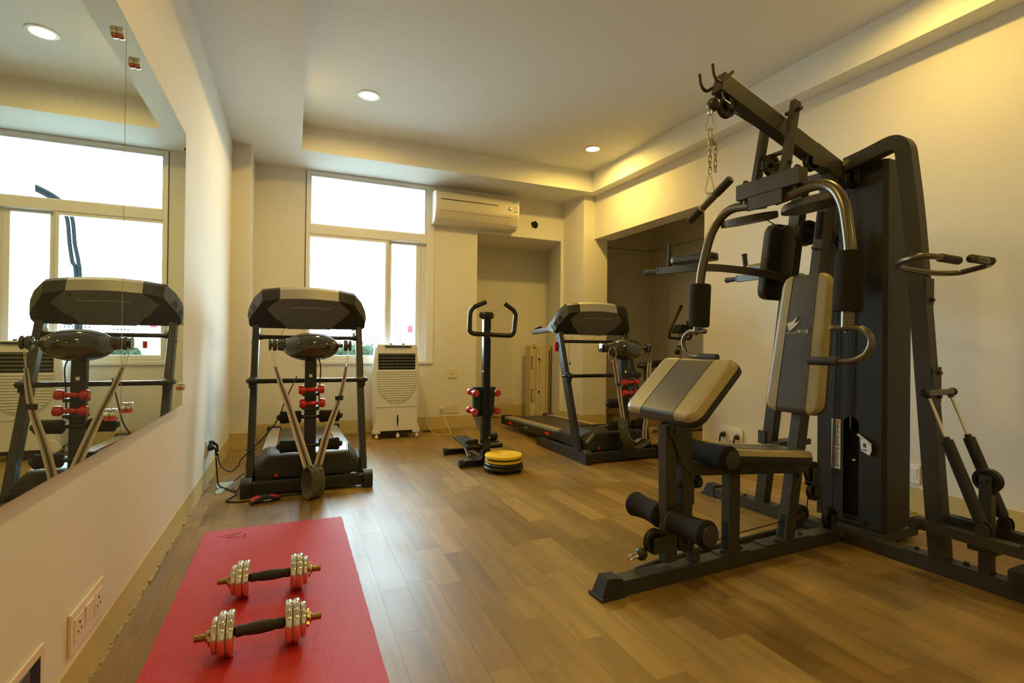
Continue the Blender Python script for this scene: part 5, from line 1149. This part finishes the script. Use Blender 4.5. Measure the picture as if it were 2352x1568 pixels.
# ================================================================== TWIST DISC
td = root('twist_disc', 'round yellow and black waist twisting disc on the floor beside the stepper', 'twist disc', (1.540, 3.775, 0))
TR = 0.152
MB().lathe([(0, 0.020), (TR*0.9, 0.020), (TR*1.04, 0.026), (TR*1.05, 0.040), (TR*0.98, 0.046), (TR*1.0, 0.050), (TR*1.0, 0.066), (TR*0.94, 0.074), (0, 0.074)], (0, 0, 0), (0, 0, 1), 48).build('base', 'plastic', td, 40)
MB().lathe([(0, 0.074), (TR*0.92, 0.074), (TR*0.97, 0.080), (TR*0.97, 0.094), (TR*0.90, 0.097), (0, 0.097)], (0, 0, 0), (0, 0, 1), 48).build('lower_disc', 'yellow', td, 40)
MB().lathe([(0, 0.097), (TR*0.93, 0.097), (TR*0.95, 0.104), (TR*0.93, 0.108), (0, 0.108)], (0, 0, 0), (0, 0, 1), 48).build('bearing_ring', 'plastic', td, 40)
MB().lathe([(0, 0.108), (TR*0.94, 0.108), (TR*0.98, 0.113), (TR*0.98, 0.126), (TR*0.95, 0.132), (TR*0.93, 0.130), (0, 0.131)], (0, 0, 0), (0, 0, 1), 48).build('top_disc', 'yellow', td, 40)
MB().lathe([(0, 0.1318), (0.026, 0.1318), (0.026, 0.130)], (0, 0, 0), (0, 0, 1), 24).build('centre_sticker', 'label', td, 40)
for k in range(6):
    a = 2*PI*(k+0.4)/6; MB().lathe([(0, 0), (0.018, 0), (0.020, 0.012), (0.016, 0.024), (0, 0.024)], (TR*0.80*math.cos(a), TR*0.80*math.sin(a), 0), (0, 0, 1), 16).build('foot', 'rubber', td, 40)

# ================================================================== AIR COOLER
ac = root('air_cooler', 'tall white evaporative air cooler on castors under the right side of the window', 'air cooler', (1.0, 5.43, 0))
def cw(z):  # half width of the front face with height
    return 0.214+0.0*(z)+(-0.018*max(0, (z-0.70)/0.28))+(-0.012*max(0, (0.30-z)/0.22))
zs = [0.085, 0.11, 0.30, 0.45, 0.70, 0.90, 0.965]
mb = MB(); R = []
for z in zs:
    w = cw(z)+0.0; d0 = 0.0 if z < 0.9 else 0.0
    R.append([mb.bm.verts.new(p) for p in ((-w-0.024-0.012*math.sin(PI*z), 0.045, z), (-w, 0.0, z), (w, 0.0, z), (w+0.020+0.010*math.sin(PI*z), 0.045, z), (w+0.0, 0.32, z), (-w-0.0, 0.32, z))])
for A, B in zip(R, R[1:]):
    for k in range(6): mb.bm.faces.new((A[k], A[(k+1) % 6], B[(k+1) % 6], B[k]))
mb.bm.faces.new(R[0][::-1]); mb.bm.faces.new(R[-1])
bmesh.ops.recalc_face_normals(mb.bm, faces=mb.bm.faces[:]); bmesh.ops.bevel(mb.bm, geom=[e for e in mb.bm.edges if abs(e.verts[0].co.z-e.verts[1].co.z) > 0.01 or e.verts[0].co.z > 0.96], offset=0.008, segments=2, affect='EDGES')
mb.build('housing', 'cool_w', ac, 35)
MB().poly([(-0.215, -0.03), (0.215, -0.03), (0.205, 0.012), (-0.205, 0.012)], -0.004, 0.30, Matrix(((1, 0, 0, 0), (0, 0, 1, 0.01), (0, 1, 0, 0.975), (0, 0, 0, 1))), 0.006).build('top_panel', 'white', ac)
MB().poly([(-0.135, -0.004), (0.150, -0.004), (0.140, -0.024), (-0.120, -0.024)], -0.010, 0.03, Matrix(((1, 0, 0, 0), (0, 0, 1, 0.0), (0, 1, 0, 0.980), (0, 0, 0, 1))), 0.004).build('control_strip', 'slat', ac)
for x in (-0.065, 0.065): MB().lathe([(0, 0), (0.016, 0), (0.014, 0.014), (0, 0.015)], (x, 0.03, 0.985), (0, 0, 1), 16).build('dial', 'plastic', ac, 40)
MB().box((-0.196, -0.003, 0.725), (0.190, 0.012, 0.893), 0.004).build('outlet_recess', 'hole', ac)
for k in range(5):
    z = 0.740+k*0.033
    MB().poly([(-0.192, 0.0), (-0.192, 0.018), (0.186, 0.018), (0.186, 0.0)], 0, 0.004, Matrix(((1, 0, 0, 0), (0, 0.3, 1, -0.010), (0, 1, -0.5, z), (0, 0, 0, 1))), 0.001).build('louvre', 'slat', ac)
for k in range(7): MB().box((-0.155+k*0.05, -0.005, 0.735), (-0.151+k*0.05, -0.003, 0.885)).build('vane', 'slat', ac, 0)
for k in range(13):     # curved grille slats ending on an arc
    z = 0.708-k*0.0245; t = k/12.0; w = 0.205*math.sqrt(max(0.02, 1-max(0, (0.62-z)/0.235)**2)) if z < 0.62 else 0.205
    MB().poly([(-w, 0), (w, 0), (w*0.995, 0.013), (-w*0.995, 0.013)], 0, 0.010, Matrix(((1, 0, 0, 0), (0, 0.0, -1, -0.0005), (0, 1, 0, z-0.008), (0, 0, 0, 1))), 0.002).build('grille_slat', 'cool_w', ac)
mb = MB().tube([(0.209*math.cos(a), -0.004, 0.63+0.250*math.sin(a)) for a in [PI+PI*k/28 for k in range(29)]], 0.0035, 8); mb.build('grille_rim', 'cool_w', ac, 60)
MB().box((-0.214, -0.0018, 0.330), (0.214, 0.001, 0.333)).build('tank_joint', 'groove', ac, 0)
MB().poly([(0, 0.075), (0.006, 0.06), (0.0075, 0.02), (0.005, -0.03), (0, -0.065), (-0.005, -0.03), (-0.0075, 0.02), (-0.006, 0.06)], -0.002, 0.002, Matrix(((1, 0, 0, 0.01), (0, 0, 1, -0.001), (0, 1, 0, 0.180), (0, 0, 0, 1)))).build('level_window', 'hole', ac, 0)
for s in (-1, 1):
    MB().poly([(s*0.165, 0.060), (s*0.238, 0.060), (s*0.245, 0.085), (s*0.222, 0.150), (s*0.190, 0.165)], -0.012, 0.06, Matrix(((1, 0, 0, 0), (0, 0, 1, 0), (0, 1, 0, 0), (0, 0, 0, 1))), 0.004).build('corner_foot', 'white', ac)
MB().box((-0.19, 0.02, 0.05), (0.19, 0.30, 0.088), 0.004).build('underside', 'plastic', ac)
for x, y in ((-0.205, 0.01), (0.215, 0.01), (0.015, 0.01), (-0.20, 0.27), (0.20, 0.27)):
    MB().ball((x, y, 0.025), 0.025, 18, sc=(0.75, 1, 1)).cyl((x, y, 0.03), (x, y, 0.062), 0.008).build('castor', 'white', ac)

# ================================================================== WALL AIR CONDITIONER
aw = root('air_conditioner', 'white split air conditioner mounted high on the back wall beside the window', 'air conditioner', (1.965, Y1, 2.565))
prof = [(0, 0.185), (-0.165, 0.180), (-0.195, 0.165), (-0.212, 0.10), (-0.214, -0.02), (-0.205, -0.06), (-0.17, -0.135), (-0.13, -0.172), (-0.08, -0.185), (0, -0.185)]
MX_ = Matrix(((0, 0, 1, 0), (1, 0, 0, 0), (0, 1, 0, 0), (0, 0, 0, 1)))
MB().poly(prof, -0.497, 0.497, MX_, 0.004).build('body', 'cream', aw)
for s in (-1, 1): MB().poly([(y*1.01, z*1.005) for y, z in prof], -0.014, 0.014, Matrix.Translation((s*0.502, 0, 0)) @ MX_, 0.006).build('end_cover', 'white', aw)
MB().beam((-0.455, -0.2135, 0.080), (0.240, -0.2135, 0.078), 0.010, 0.004, (0, 0, 1), 0.001).build('front_slot', 'slat', aw)
MB().poly([(-0.208, -0.050), (-0.214, -0.040), (-0.178, -0.128), (-0.170, -0.135)], -0.455, 0.41, MX_).build('louvre_flap', 'cream', aw)
MB().box((-0.455, -0.151, -0.150), (0.41, -0.147, -0.144), 0).build('outlet_slot', 'slat', aw, 0)
MB().beam((-0.455, -0.2085, -0.052), (0.41, -0.2085, -0.052), 0.003, 0.003, (0, 0, 1), 0).build('flap_joint', 'groove', aw, 0)
MB().lathe([(0, 0), (0.026, 0), (0.027, 0.004), (0.022, 0.006), (0, 0.006)], (0.395, -0.212, 0.055), (0, -1, 0), 28).build('round_badge', 'chrome', aw, 40)
lb_ = MB().box((0.440, -0.2160, 0.02), (0.484, -0.2135, 0.150)).build('energy_label', 'label', aw, 0)
MB().box((0.440, -0.2168, 0.122), (0.484, -0.2160, 0.150)).box((0.440, -0.2168, 0.02), (0.484, -0.2160, 0.032)).build('label_header', 'inkb', lb_, 0)
MB().box((0.448, -0.2168, 0.070), (0.470, -0.2160, 0.085)).box((0.452, -0.2168, 0.055), (0.476, -0.2160, 0.063)).build('label_print', 'inko', lb_, 0)
MB().box((0.33, -0.2135, 0.125), (0.42, -0.2130, 0.130)).build('name_strip', 'white', aw, 0)

# ================================================================== OLD AC BODY standing in the niche
oa = root('old_indoor_unit', 'discarded cream air conditioner body standing on end in the tall niche, rear side forward', 'air conditioner', (3.115, 6.34, 0), math.radians(-4))
MB().poly([(-0.145, 0.02), (-0.135, 0.0), (-0.020, 0.02), (-0.020, 0.0), (0.085, 0.0), (0.090, 0.01), (0.090, 0.19), (-0.145, 0.19)], 0.0, 0.985, None, 0.003).build('back_tray', 'cream_d', oa)
MB().poly([(0.093, 0.004), (0.165, 0.02), (0.180, 0.06), (0.180, 0.19), (0.093, 0.19)], 0.0, 0.985, None, 0.004).build('front_cover', 'cream_d', oa)
MB().box((-0.055, 0.03, 0.985), (0.085, 0.17, 1.005), 0.003).build('end_lip', 'cream_d', oa)
MB().box((0.130, 0.010, 0.06), (0.150, 0.018, 0.93), 0.002).build('grille_channel', 'groove', oa)
MB().cyl((-0.035, 0.0, 0.10), (-0.035, 0.0, 0.97), 0.022, n=16).build('drain_channel', 'cream_d', oa)
for z in (0.78, 0.335):
    c = MB().box((-0.035, -0.024, z), (0.0, 0.0, z+0.045), 0.003).build('catch', 'cream_d', oa); MB().box((-0.038, -0.0265, z+0.008), (-0.012, -0.022, z+0.036), 0.002).build('catch_hole', 'hole', c)
for z0, z1 in ((0.68, 0.83), (0.235, 0.385)):
    MB().box((-0.130, -0.006, z0), (-0.120, 0.006, z1)).box((-0.130, -0.006, z1), (-0.085, 0.002, z1+0.005)).box((-0.135, -0.006, z0-0.005), (-0.09, 0.002, z0)).build('cable_recess', 'groove', oa, 0, 'stuff')
MB().box((-0.145, -0.012, 0.02), (-0.060, 0.006, 0.16), 0.006).box((-0.055, -0.014, 0.02), (-0.022, 0.006, 0.12), 0.004).build('pipe_cover', 'cream_d', oa, kind='stuff')
MB().box((-0.055, -0.012, 0.128), (-0.025, 0.004, 0.140), 0.002).box((-0.10, -0.006, 0.955), (-0.07, 0.003, 0.968), 0.002).build('clip', 'hole', oa, kind='stuff')

# ================================================================== EXERCISE BIKE in the recess
bk = root('exercise_bike', 'upright exercise bike with black handlebars standing in the recess behind the curl pad', 'exercise bike', (4.14, 4.80, 0), 0)
MB().cyl((0.05, 0.05, 0.60), (0.072, 0.0, 1.165), 0.034, 0.032, n=20).build('front_post', 'bikegrey', bk)
MB().cyl((0.062, 0.0, 0.985), (0.064, 0.0, 1.005), 0.040, n=20).build('collar', 'plastic', bk)
MB().ball((-0.012, -0.03, 0.935), 0.034, 20).build('tension_knob', 'plastic', bk)
MB().poly([(-0.035, 1.175), (0.02, 1.255), (0.16, 1.260), (0.205, 1.235), (0.19, 1.18), (0.05, 1.155), (-0.02, 1.150)], -0.06, 0.06, Matrix(((1, 0, 0, 0), (0, 0, 1, 0), (0, 1, 0, 0), (0, 0, 0, 1))), 0.012).build('console', 'plastic', bk)
MB().tube(bez([(0.015, -0.06, 1.475), (-0.19, -0.10, 1.17), (-0.185, -0.09, 1.095), (0.07, -0.02, 1.090), (0.25, 0.05, 1.090), (0.28, 0.06, 1.17), (0.20, 0.04, 1.30)], [0.06, 0.05, 0.02, 0.05, 0.05], 6), 0.0175, 14).build('handlebar', 'rubber', bk, 60)
MB().tube(smoothp([(0.02, -0.03, 1.14), (0.0, -0.04, 1.08), (-0.02, -0.035, 1.02), (0.03, -0.035, 0.99)], 5), 0.003, 6).build('sensor_wire', 'cable', bk)
mb = MB().lathe([(0, -0.05), (0.24, -0.05), (0.26, -0.04), (0.26, 0.04), (0.24, 0.05), (0, 0.05)], (0.02, 0.0, 0.31), (0, 1, 0), 40); mb.build('flywheel_cover', 'plastic_g', bk, 40)
MB().ring((0.02, -0.052, 0.31), (0, 1, 0), 0.20, 0.010, 40, 8).build('cover_ring', 'cream', bk, 60)
MB().box((-0.02, -0.09, 0.26), (0.30, -0.055, 0.44), 0.01).build('info_panel', 'paper', bk)
mb = MB(); grid_lines(mb, 0.02, 0.12, 0.36, 0.42, 4, 0.14, Matrix(((1, 0, 0, 0), (0, 0, -1, -0.0905), (0, 1, 0, 0), (0, 0, 0, 1))), 5); mb.build('panel_print', 'ink', bk, 0, 'stuff')
MB().beam((0.02, 0, 0.30), (-0.36, 0.10, 0.66), 0.045, 0.045, (0, 1, 0), 0.004).beam((-0.38, 0.05, 0.55), (-0.40, 0.05, 0.755), 0.04, 0.04, (0, 1, 0), 0.004).build('seat_frame', 'treadmetal', bk, kind='stuff')
MB().ball((-0.40, 0.05, 0.775), 1, 24, sc=(0.12, 0.10, 0.04)).build('saddle', 'blackv', bk, 60)
MB().cyl((-0.40, -0.09, 0.80), (-0.28, -0.09, 0.80), 0.040, n=20, bev=0.01).build('side_roller', 'foam', bk)
MB().cyl((-0.26, -0.02, 0.030), (0.36, -0.02, 0.030), 0.028, n=18).cyl((-0.20, -0.02, 0.030), (0.0, 0.1, 0.2), 0.02).build('stabiliser', 'bikegrey', bk, kind='stuff')
MB().cyl((0.36, -0.02, 0.032), (0.41, -0.02, 0.032), 0.032, n=18, bev=0.004).build('stabiliser_cap', 'rubber', bk)
MB().cyl((-0.32, 0.05, 0.030), (-0.05, 0.05, 0.030), 0.028, n=18).build('rear_stabiliser', 'bikegrey', bk)
MB().box((-0.12, -0.16, 0.10), (-0.02, -0.09, 0.13), 0.006).build('pedal', 'plastic', bk)

# ================================================================== RED MAT and chrome dumbbells
ym = root('yoga_mat', 'long red textured exercise mat on the floor in front of the mirror wall', 'exercise mat', (-0.075, 2.09, 0), 0)
ang = 0.0
mb = MB(); x0, x1, y0, y1 = -0.336, 0.336, -1.15, 0.995; n = 40
vs = [(x0-0.002, y0), (x1+0.010, y0)]
outl = [(x0+0.003, y0)]+[(x1+0.012-0.012*k/n+rnd.uniform(-0.0015, 0.0015), y0+(y1-y0)*k/n) for k in range(n+1)]+[(x0-0.004, y1+0.002)]
mb.poly(outl, 0.0005, 0.006).build('mat_sheet', 'mat', ym, 20)
lm = Matrix.Translation((-0.147, 0.855, 0.0062)) @ Matrix.Rotation(-PI/2, 4, 'Z')
text('WEIDUKI', 0.020, lm, 'matink', ym, depth=0.0002)
MB().tube(smoothp([(-0.268+0.008*k+0.003*math.sin(k*2.1), 0.885+0.006*math.sin(k*1.7)+0.003*k, 0.0064) for k in range(13)], 3), 0.0011, 5).tube(smoothp([(-0.166, 0.925, 0.0064), (-0.195, 0.885, 0.0064), (-0.228, 0.868, 0.0064), (-0.19, 0.855, 0.0064), (-0.158, 0.868, 0.0064)], 4), 0.0013, 5).build('script_mark', 'matink', ym, kind='stuff')

def chrome_dumbbell(label, loc, rz, nz=0):
    R_ = 0.069
    t = root('chrome_dumbbell', label, 'dumbbell', (loc[0], loc[1], 0.006+R_+0.0008), rz, 'chrome dumbbells on the red mat')
    X_ = (1, 0, 0)
    MB().lathe([(0, 0), (0.0165, 0), (0.0175, 0.006), (0.0165, 0.024), (0.0155, 0.029), (0.0180, 0.034), (0.0200, 0.071), (0.0180, 0.108), (0.0155, 0.113), (0.0165, 0.118), (0.0175, 0.136), (0.0165, 0.142), (0, 0.142)], (-0.071, 0, 0), X_, 24).build('grip', 'rubber', t, 50)
    for s in (-1, 1):
        # threaded end
        pr = []; x = 0
        while x < 0.112: pr += [(0.0100, x), (0.0128, x+0.0024)]; x += 0.0048
        MB().lathe([(0, 0)]+pr+[(0.008, x), (0, x)], (s*0.071, 0, 0), (s, 0, 0), 16).build('threaded_bar', 'brass', t, 15)
        for (o, r, w) in ((0.000, R_, 0.0235), (0.0235, R_, 0.0235), (0.047, R_*0.80, 0.018)):
            MB().lathe([(0.011, 0.001), (r*0.55, 0.003), (r*0.80, 0.001), (r*0.93, 0.0005), (r*0.985, w*0.18), (r, w*0.5), (r*0.985, w*0.82), (r*0.93, w-0.0005), (r*0.80, w-0.001), (r*0.55, w-0.003), (0.011, w-0.001)], (s*(0.072+o), 0, 0), (s, 0, 0), 48).build('weight_plate', 'chrome', t, 50)
        g = []
        for k in range(24):
            a = 2*PI*k/24; r = 0.0290 if (k % 4) in (0, 1) else 0.0215; g.append((r*math.cos(a), r*math.sin(a)))
        p = (s*0.1385, 0, 0); MB().poly(g, 0, 0.008, frame(p, V(p)+V((s, 0, 0)), (0, 1, 0)) @ Matrix.Rotation(0.3*s, 4, 'Z'), 0.001).cyl(V(p)-V((s*0.0, 0, 0)), V(p)+V((s*0.014, 0, 0)), 0.0175).build('star_collar', 'brass', t, 30)
    return t
chrome_dumbbell('chrome adjustable dumbbell on the red mat, the farther of the two', (-0.074, 2.250, 0), math.radians(-1.5))
chrome_dumbbell('chrome adjustable dumbbell on the red mat, the nearer of the two', (-0.089, 1.852, 0), math.radians(1.0))

# ================================================================== PLUGS, CORDS, SMALL THINGS
def plug(label, loc, d, group):
    """round black three pin plug on a wall, d = direction out of the wall, cable leaves downwards"""
    t = root('plug', label, 'plug', loc, 0, group); d = V(d).normalized()
    MB().lathe([(0, 0), (0.022, 0), (0.023, 0.010), (0.020, 0.028), (0.012, 0.036), (0, 0.037)], (0, 0, 0), d, 24).build('body', 'plastic', t, 40)
    MB().tube(bez([d*0.022, d*0.045+V((0, 0, -0.004)), d*0.050+V((0, 0, -0.060))], 0.02, 5), 0.0075, 10).build('strain_relief', 'cable', t, 60)
    return t
plug('nearer black plug in the low socket on the left wall', (-0.534, 4.050, 0.270), (1, 0, 0), 'black plugs in the left wall socket')
plug('farther black plug in the low socket on the left wall', (-0.534, 4.115, 0.285), (1, 0, 0), 'black plugs in the left wall socket')
dx_ = (-1, -0.031, 0)
plug('left black plug in the socket on the right wall', (xr(3.395)-0.011, 3.395, 0.240), dx_, 'black plugs in the right wall socket')
plug('right black plug in the socket on the right wall', (xr(3.245)-0.011, 3.245, 0.238), dx_, 'black plugs in the right wall socket')
def cord(name, label, pts, r, m='cable', cat='cord'):
    P0 = V(pts[0]); t = MB().tube([p-P0 for p in smoothp(pts, 8)], r, 8).build(name, m, None, 60); t.location = P0; return tag(t, label, cat)
cord('power_cord', 'black power cord running along the floor round the left treadmill foot', [(-0.486, 4.050, 0.205), (-0.478, 4.040, 0.10), (-0.46, 4.0, 0.02), (-0.40, 3.93, 0.005), (-0.335, 3.80, 0.005), (-0.365, 3.70, 0.005), (-0.375, 3.632, 0.005), (-0.30, 3.592, 0.005), (-0.20, 3.612, 0.005), (-0.12, 3.63, 0.005), (0.06, 3.64, 0.006)], 0.0048)
cord('power_cord', 'black power cord swinging from the left wall plug up to the massager post', [(-0.484, 4.115, 0.215), (-0.465, 4.10, 0.135), (-0.40, 4.05, 0.095), (-0.34, 3.98, 0.150), (-0.315, 3.86, 0.215), (-0.20, 3.80, 0.34), (-0.10, 3.80, 0.47), (-0.05, 3.85, 0.60), (0.02, 3.99, 0.755)], 0.0045)
cord('coiled_cord', 'loop of thin black cord on the floor beside the left treadmill foot', [(-0.31, 4.06, 0.075), (-0.33, 4.06, 0.06), (-0.37, 4.02, 0.03), (-0.36, 3.90, 0.006), (-0.335, 3.86, 0.008), (-0.32, 3.90, 0.04), (-0.315, 3.93, 0.06)], 0.0038)
cord('cooler_cord', 'thin white cord hanging from the wall plug to the floor beside the air cooler', [(1.600, 5.850, 0.235), (1.625, 5.80, 0.12), (1.635, 5.60, 0.010), (1.60, 5.48, 0.006), (1.50, 5.45, 0.006), (1.44, 5.60, 0.006), (1.40, 5.70, 0.10), (1.36, 5.74, 0.35), (1.33, 5.76, 0.62), (1.28, 5.80, 0.74), (1.262, 5.79, 0.66)], 0.0030, 'white_cable')
t = root('white_plug', 'small white plug in the triple socket on the back wall', 'plug', (1.600, 5.860, 0.243)); MB().box((-0.016, -0.026, -0.014), (0.016, 0.002, 0.014), 0.005).build('body', 'white', t)
gs = root('glass_shard', 'broken triangle of pale green glass lying on the floor by the left wall', 'glass shard', (-0.41, 4.0, 0))
MB().poly([(-0.075, 0.115), (0.045, 0.150), (-0.005, -0.03), (-0.022, -0.145), (-0.045, -0.165), (-0.060, -0.13), (-0.050, -0.04), (-0.070, 0.02)], 0.0005, 0.006, None, 0.001).build('pane', 'shard', gs)
aw_ = root('ankle_strap', 'black and red ankle strap with a metal ring on the floor by the treadmill foot', 'ankle strap', (-0.155, 3.560, 0), math.radians(14))
mb = MB(); ribbon(mb, smoothp([(-0.085, 0.0, 0.010), (-0.05, 0.0, 0.026), (0, 0, 0.030), (0.05, 0.0, 0.026), (0.085, 0.005, 0.008)], 5), 0.085, [(0, 1, 0), (0, 1, 0)], [(1, 0)], 0.008); mb.build('padding', 'wrap_b', aw_, 50)
for xa, xb in ((-0.080, -0.030), (0.030, 0.080)):
    mb = MB(); ribbon(mb, smoothp([(xa, 0.004, 0.0165 if xa < 0 else 0.034), ((xa+xb)/2, 0.004, 0.030), (xb, 0.006, 0.036 if xa < 0 else 0.018)], 4), 0.052, [(0, 1, 0), (0, 1, 0)], [(1, 0)], 0.005); mb.build('red_webbing', 'wrap_r', aw_, 50)
MB().box((-0.028, -0.030, 0.030), (0.028, 0.030, 0.040), 0.003).build('loop', 'wrap_b', aw_)
MB().ring((0.006, -0.040, 0.018), (0, 0.25, 1), 0.024, 0.0028, 24, 8).build('metal_ring', 'chrome', aw_, 60)
t = root('skirting_cable', 'thin pale cable lying along the skirting behind the air cooler', 'cable', (0.35, 5.84, 0)); MB().tube(smoothp([(-0.45, 0.012, 0.008), (-0.2, 0.0, 0.02), (0.0, 0.015, 0.008), (0.2, 0.0, 0.03), (0.42, 0.01, 0.012)], 6), 0.003, 6).build('cable', 'white_cable', t)

# ================================================================== OUTSIDE
gd = MB().box((-700, 6.3, -9.2), (900, 1500, -9.0)).build('ground', 'ground', None, 0); tag(gd, kind=S)
cm_ = root('curved_mast', 'pair of dark curved pipes outside the building, seen only in the mirror above the treadmill', 'mast', (3.95, 16, -9))
for q in ([(6.4, 5.15), (5.457, 4.946), (4.972, 4.719), (4.45, 4.43), (4.196, 4.066), (4.118, 3.371), (4.061, 2.943), (3.978, 2.515), (3.95, 0), (3.95, -9)],
          [(6.4, 5.22), (5.457, 5.02), (4.972, 4.80), (4.404, 4.50), (4.10, 4.10), (4.015, 3.38), (3.94, 2.952), (3.90, 2.4), (3.87, 0), (3.87, -9)]):
    MB().tube(smoothp([(x-3.95, 0, z+9) for x, z in q], 8), 0.045, 8).build('pipe', 'hose', cm_, 60)
def building(x, y, w, d, z1, label, rows, cols, extra=None):
    t = root('building', label, 'building', (x, y, -9), 0, 'distant buildings beyond the window'); h = z1+9
    MB().box((-w/2, 0, 0), (w/2, d, h)).build('walls', 'bld', t, 0)
    MB().box((-w/2-0.2, -0.2, h), (w/2+0.2, d+0.2, h+0.4)).build('roof_edge', 'bld', t, 0)
    n = 0
    for r in range(rows):
        for c in range(cols):
            cx = -w/2+w*(c+0.5)/cols; cz = h-1.6-r*2.0
            MB().box((cx-w/cols*0.20, -0.12, cz-0.45), (cx+w/cols*0.20, 0.05, cz+0.45)).build('window', 'bldwin', t, 0)
    if extra: extra(t, h)
    return t
building(55.2, 300, 4.6, 8, 14.5, 'narrow pale tower block with rows of small windows seen through the right sash', 7, 4)
def billb(t, h):
    MB().box((-3.4, -0.5, h-4.4), (-0.5, -0.1, h-0.4)).build('red_panel', 'bldred', t, 0); MB().box((-0.2, -0.5, h-3.4), (2.3, -0.1, h-0.1)).build('teal_panel', 'bldteal', t, 0)
building(64.4, 300, 7.4, 8, 11.8, 'low white building with a red and a teal panel on its front', 0, 0, billb)
building(73.0, 290, 7, 8, 7.5, 'low pale building to the right of the panelled one', 5, 5)
building(38, 310, 16, 8, 6.0, 'wide pale building low on the horizon left of the tower block', 4, 12)
building(14, 310, 14, 8, 7.0, 'pale building seen low behind the left sash of the window', 4, 10)
building(110, 300, 16, 8, 17.0, 'taller pale building far to the right, visible in the mirror', 8, 12)
building(90, 290, 12, 8, 8.4, 'small pale building far to the right, visible in the mirror', 5, 8)
def tree(x, y, r, z, label):
    t = root('tree', label, 'tree', (x, y, -9), 0, 'trees beyond the window'); rd = random.Random(int(x*10+y))
    MB().cyl((0, 0, 0), (0, 0, z+9-r*0.6), 0.22, 0.12, n=8).build('trunk', 'trunk', t)
    mb = MB(); bmesh.ops.create_icosphere(mb.bm, subdivisions=5, radius=1)
    for v in mb.bm.verts:
        n = noise.noise(v.co*2.1+V((x, y, 0)))*0.40+noise.noise(v.co*7+V((x, 0, y)))*0.20+noise.noise(v.co*22+V((x, 0, y)))*0.12; v.co = V((v.co.x*r, v.co.y*r, v.co.z*r*0.75))*(1+n)+V((0, 0, z+9-r*0.4))
    mb.build('foliage', 'tree', t, 0)
k = 0
for x, y, r, z, lb in ((2.9, 37, 1.4, 0.35, 'green tree crown behind the air cooler end of the window'), (5.2, 44, 1.5, 0.15, 'second tree crown from the right behind the window'), (-0.3, 41, 1.4, 0.0, 'tree crown behind the massager head'), (-4.2, 48, 1.7, 0.2, 'tree crown at the left part of the window'), (7.6, 56, 1.4, 0.1, 'tree crown below the pale tower block'),
              (11.4, 48, 1.5, 0.0, 'tree crown right of the window, seen in the mirror'), (15.8, 60, 1.7, 0.5, 'farther tree crown right of the window, seen in the mirror')):
    tree(x, y, r, z, lb)
sh = root('shed_roof', 'grey sheet metal shed roof below the window', 'roof', (7.0, 24, -9)); MB().poly([(-5, 7.3), (0, 8.35), (5, 7.3), (5, 7.1), (0, 8.15), (-5, 7.1)], 0, 8, Matrix(((1, 0, 0, 0), (0, 0, 1, 0), (0, 1, 0, 0), (0, 0, 0, 1)))).build('roof_sheets', 'sheet', sh, 0); MB().box((-4.8, 0.1, 0), (4.8, 7.9, 7.2)).build('walls', 'bld', sh, 0)

# crisp faces next to bevels
for o in bpy.data.objects:
    if o.type == 'MESH' and o.name.split('.')[0] not in ('plank', 'planks_far') and 12 < len(o.data.polygons) < 4000 and o.data.polygons[0].use_smooth:
        md = o.modifiers.new('wn', 'WEIGHTED_NORMAL'); md.keep_sharp = True; md.weight = 60
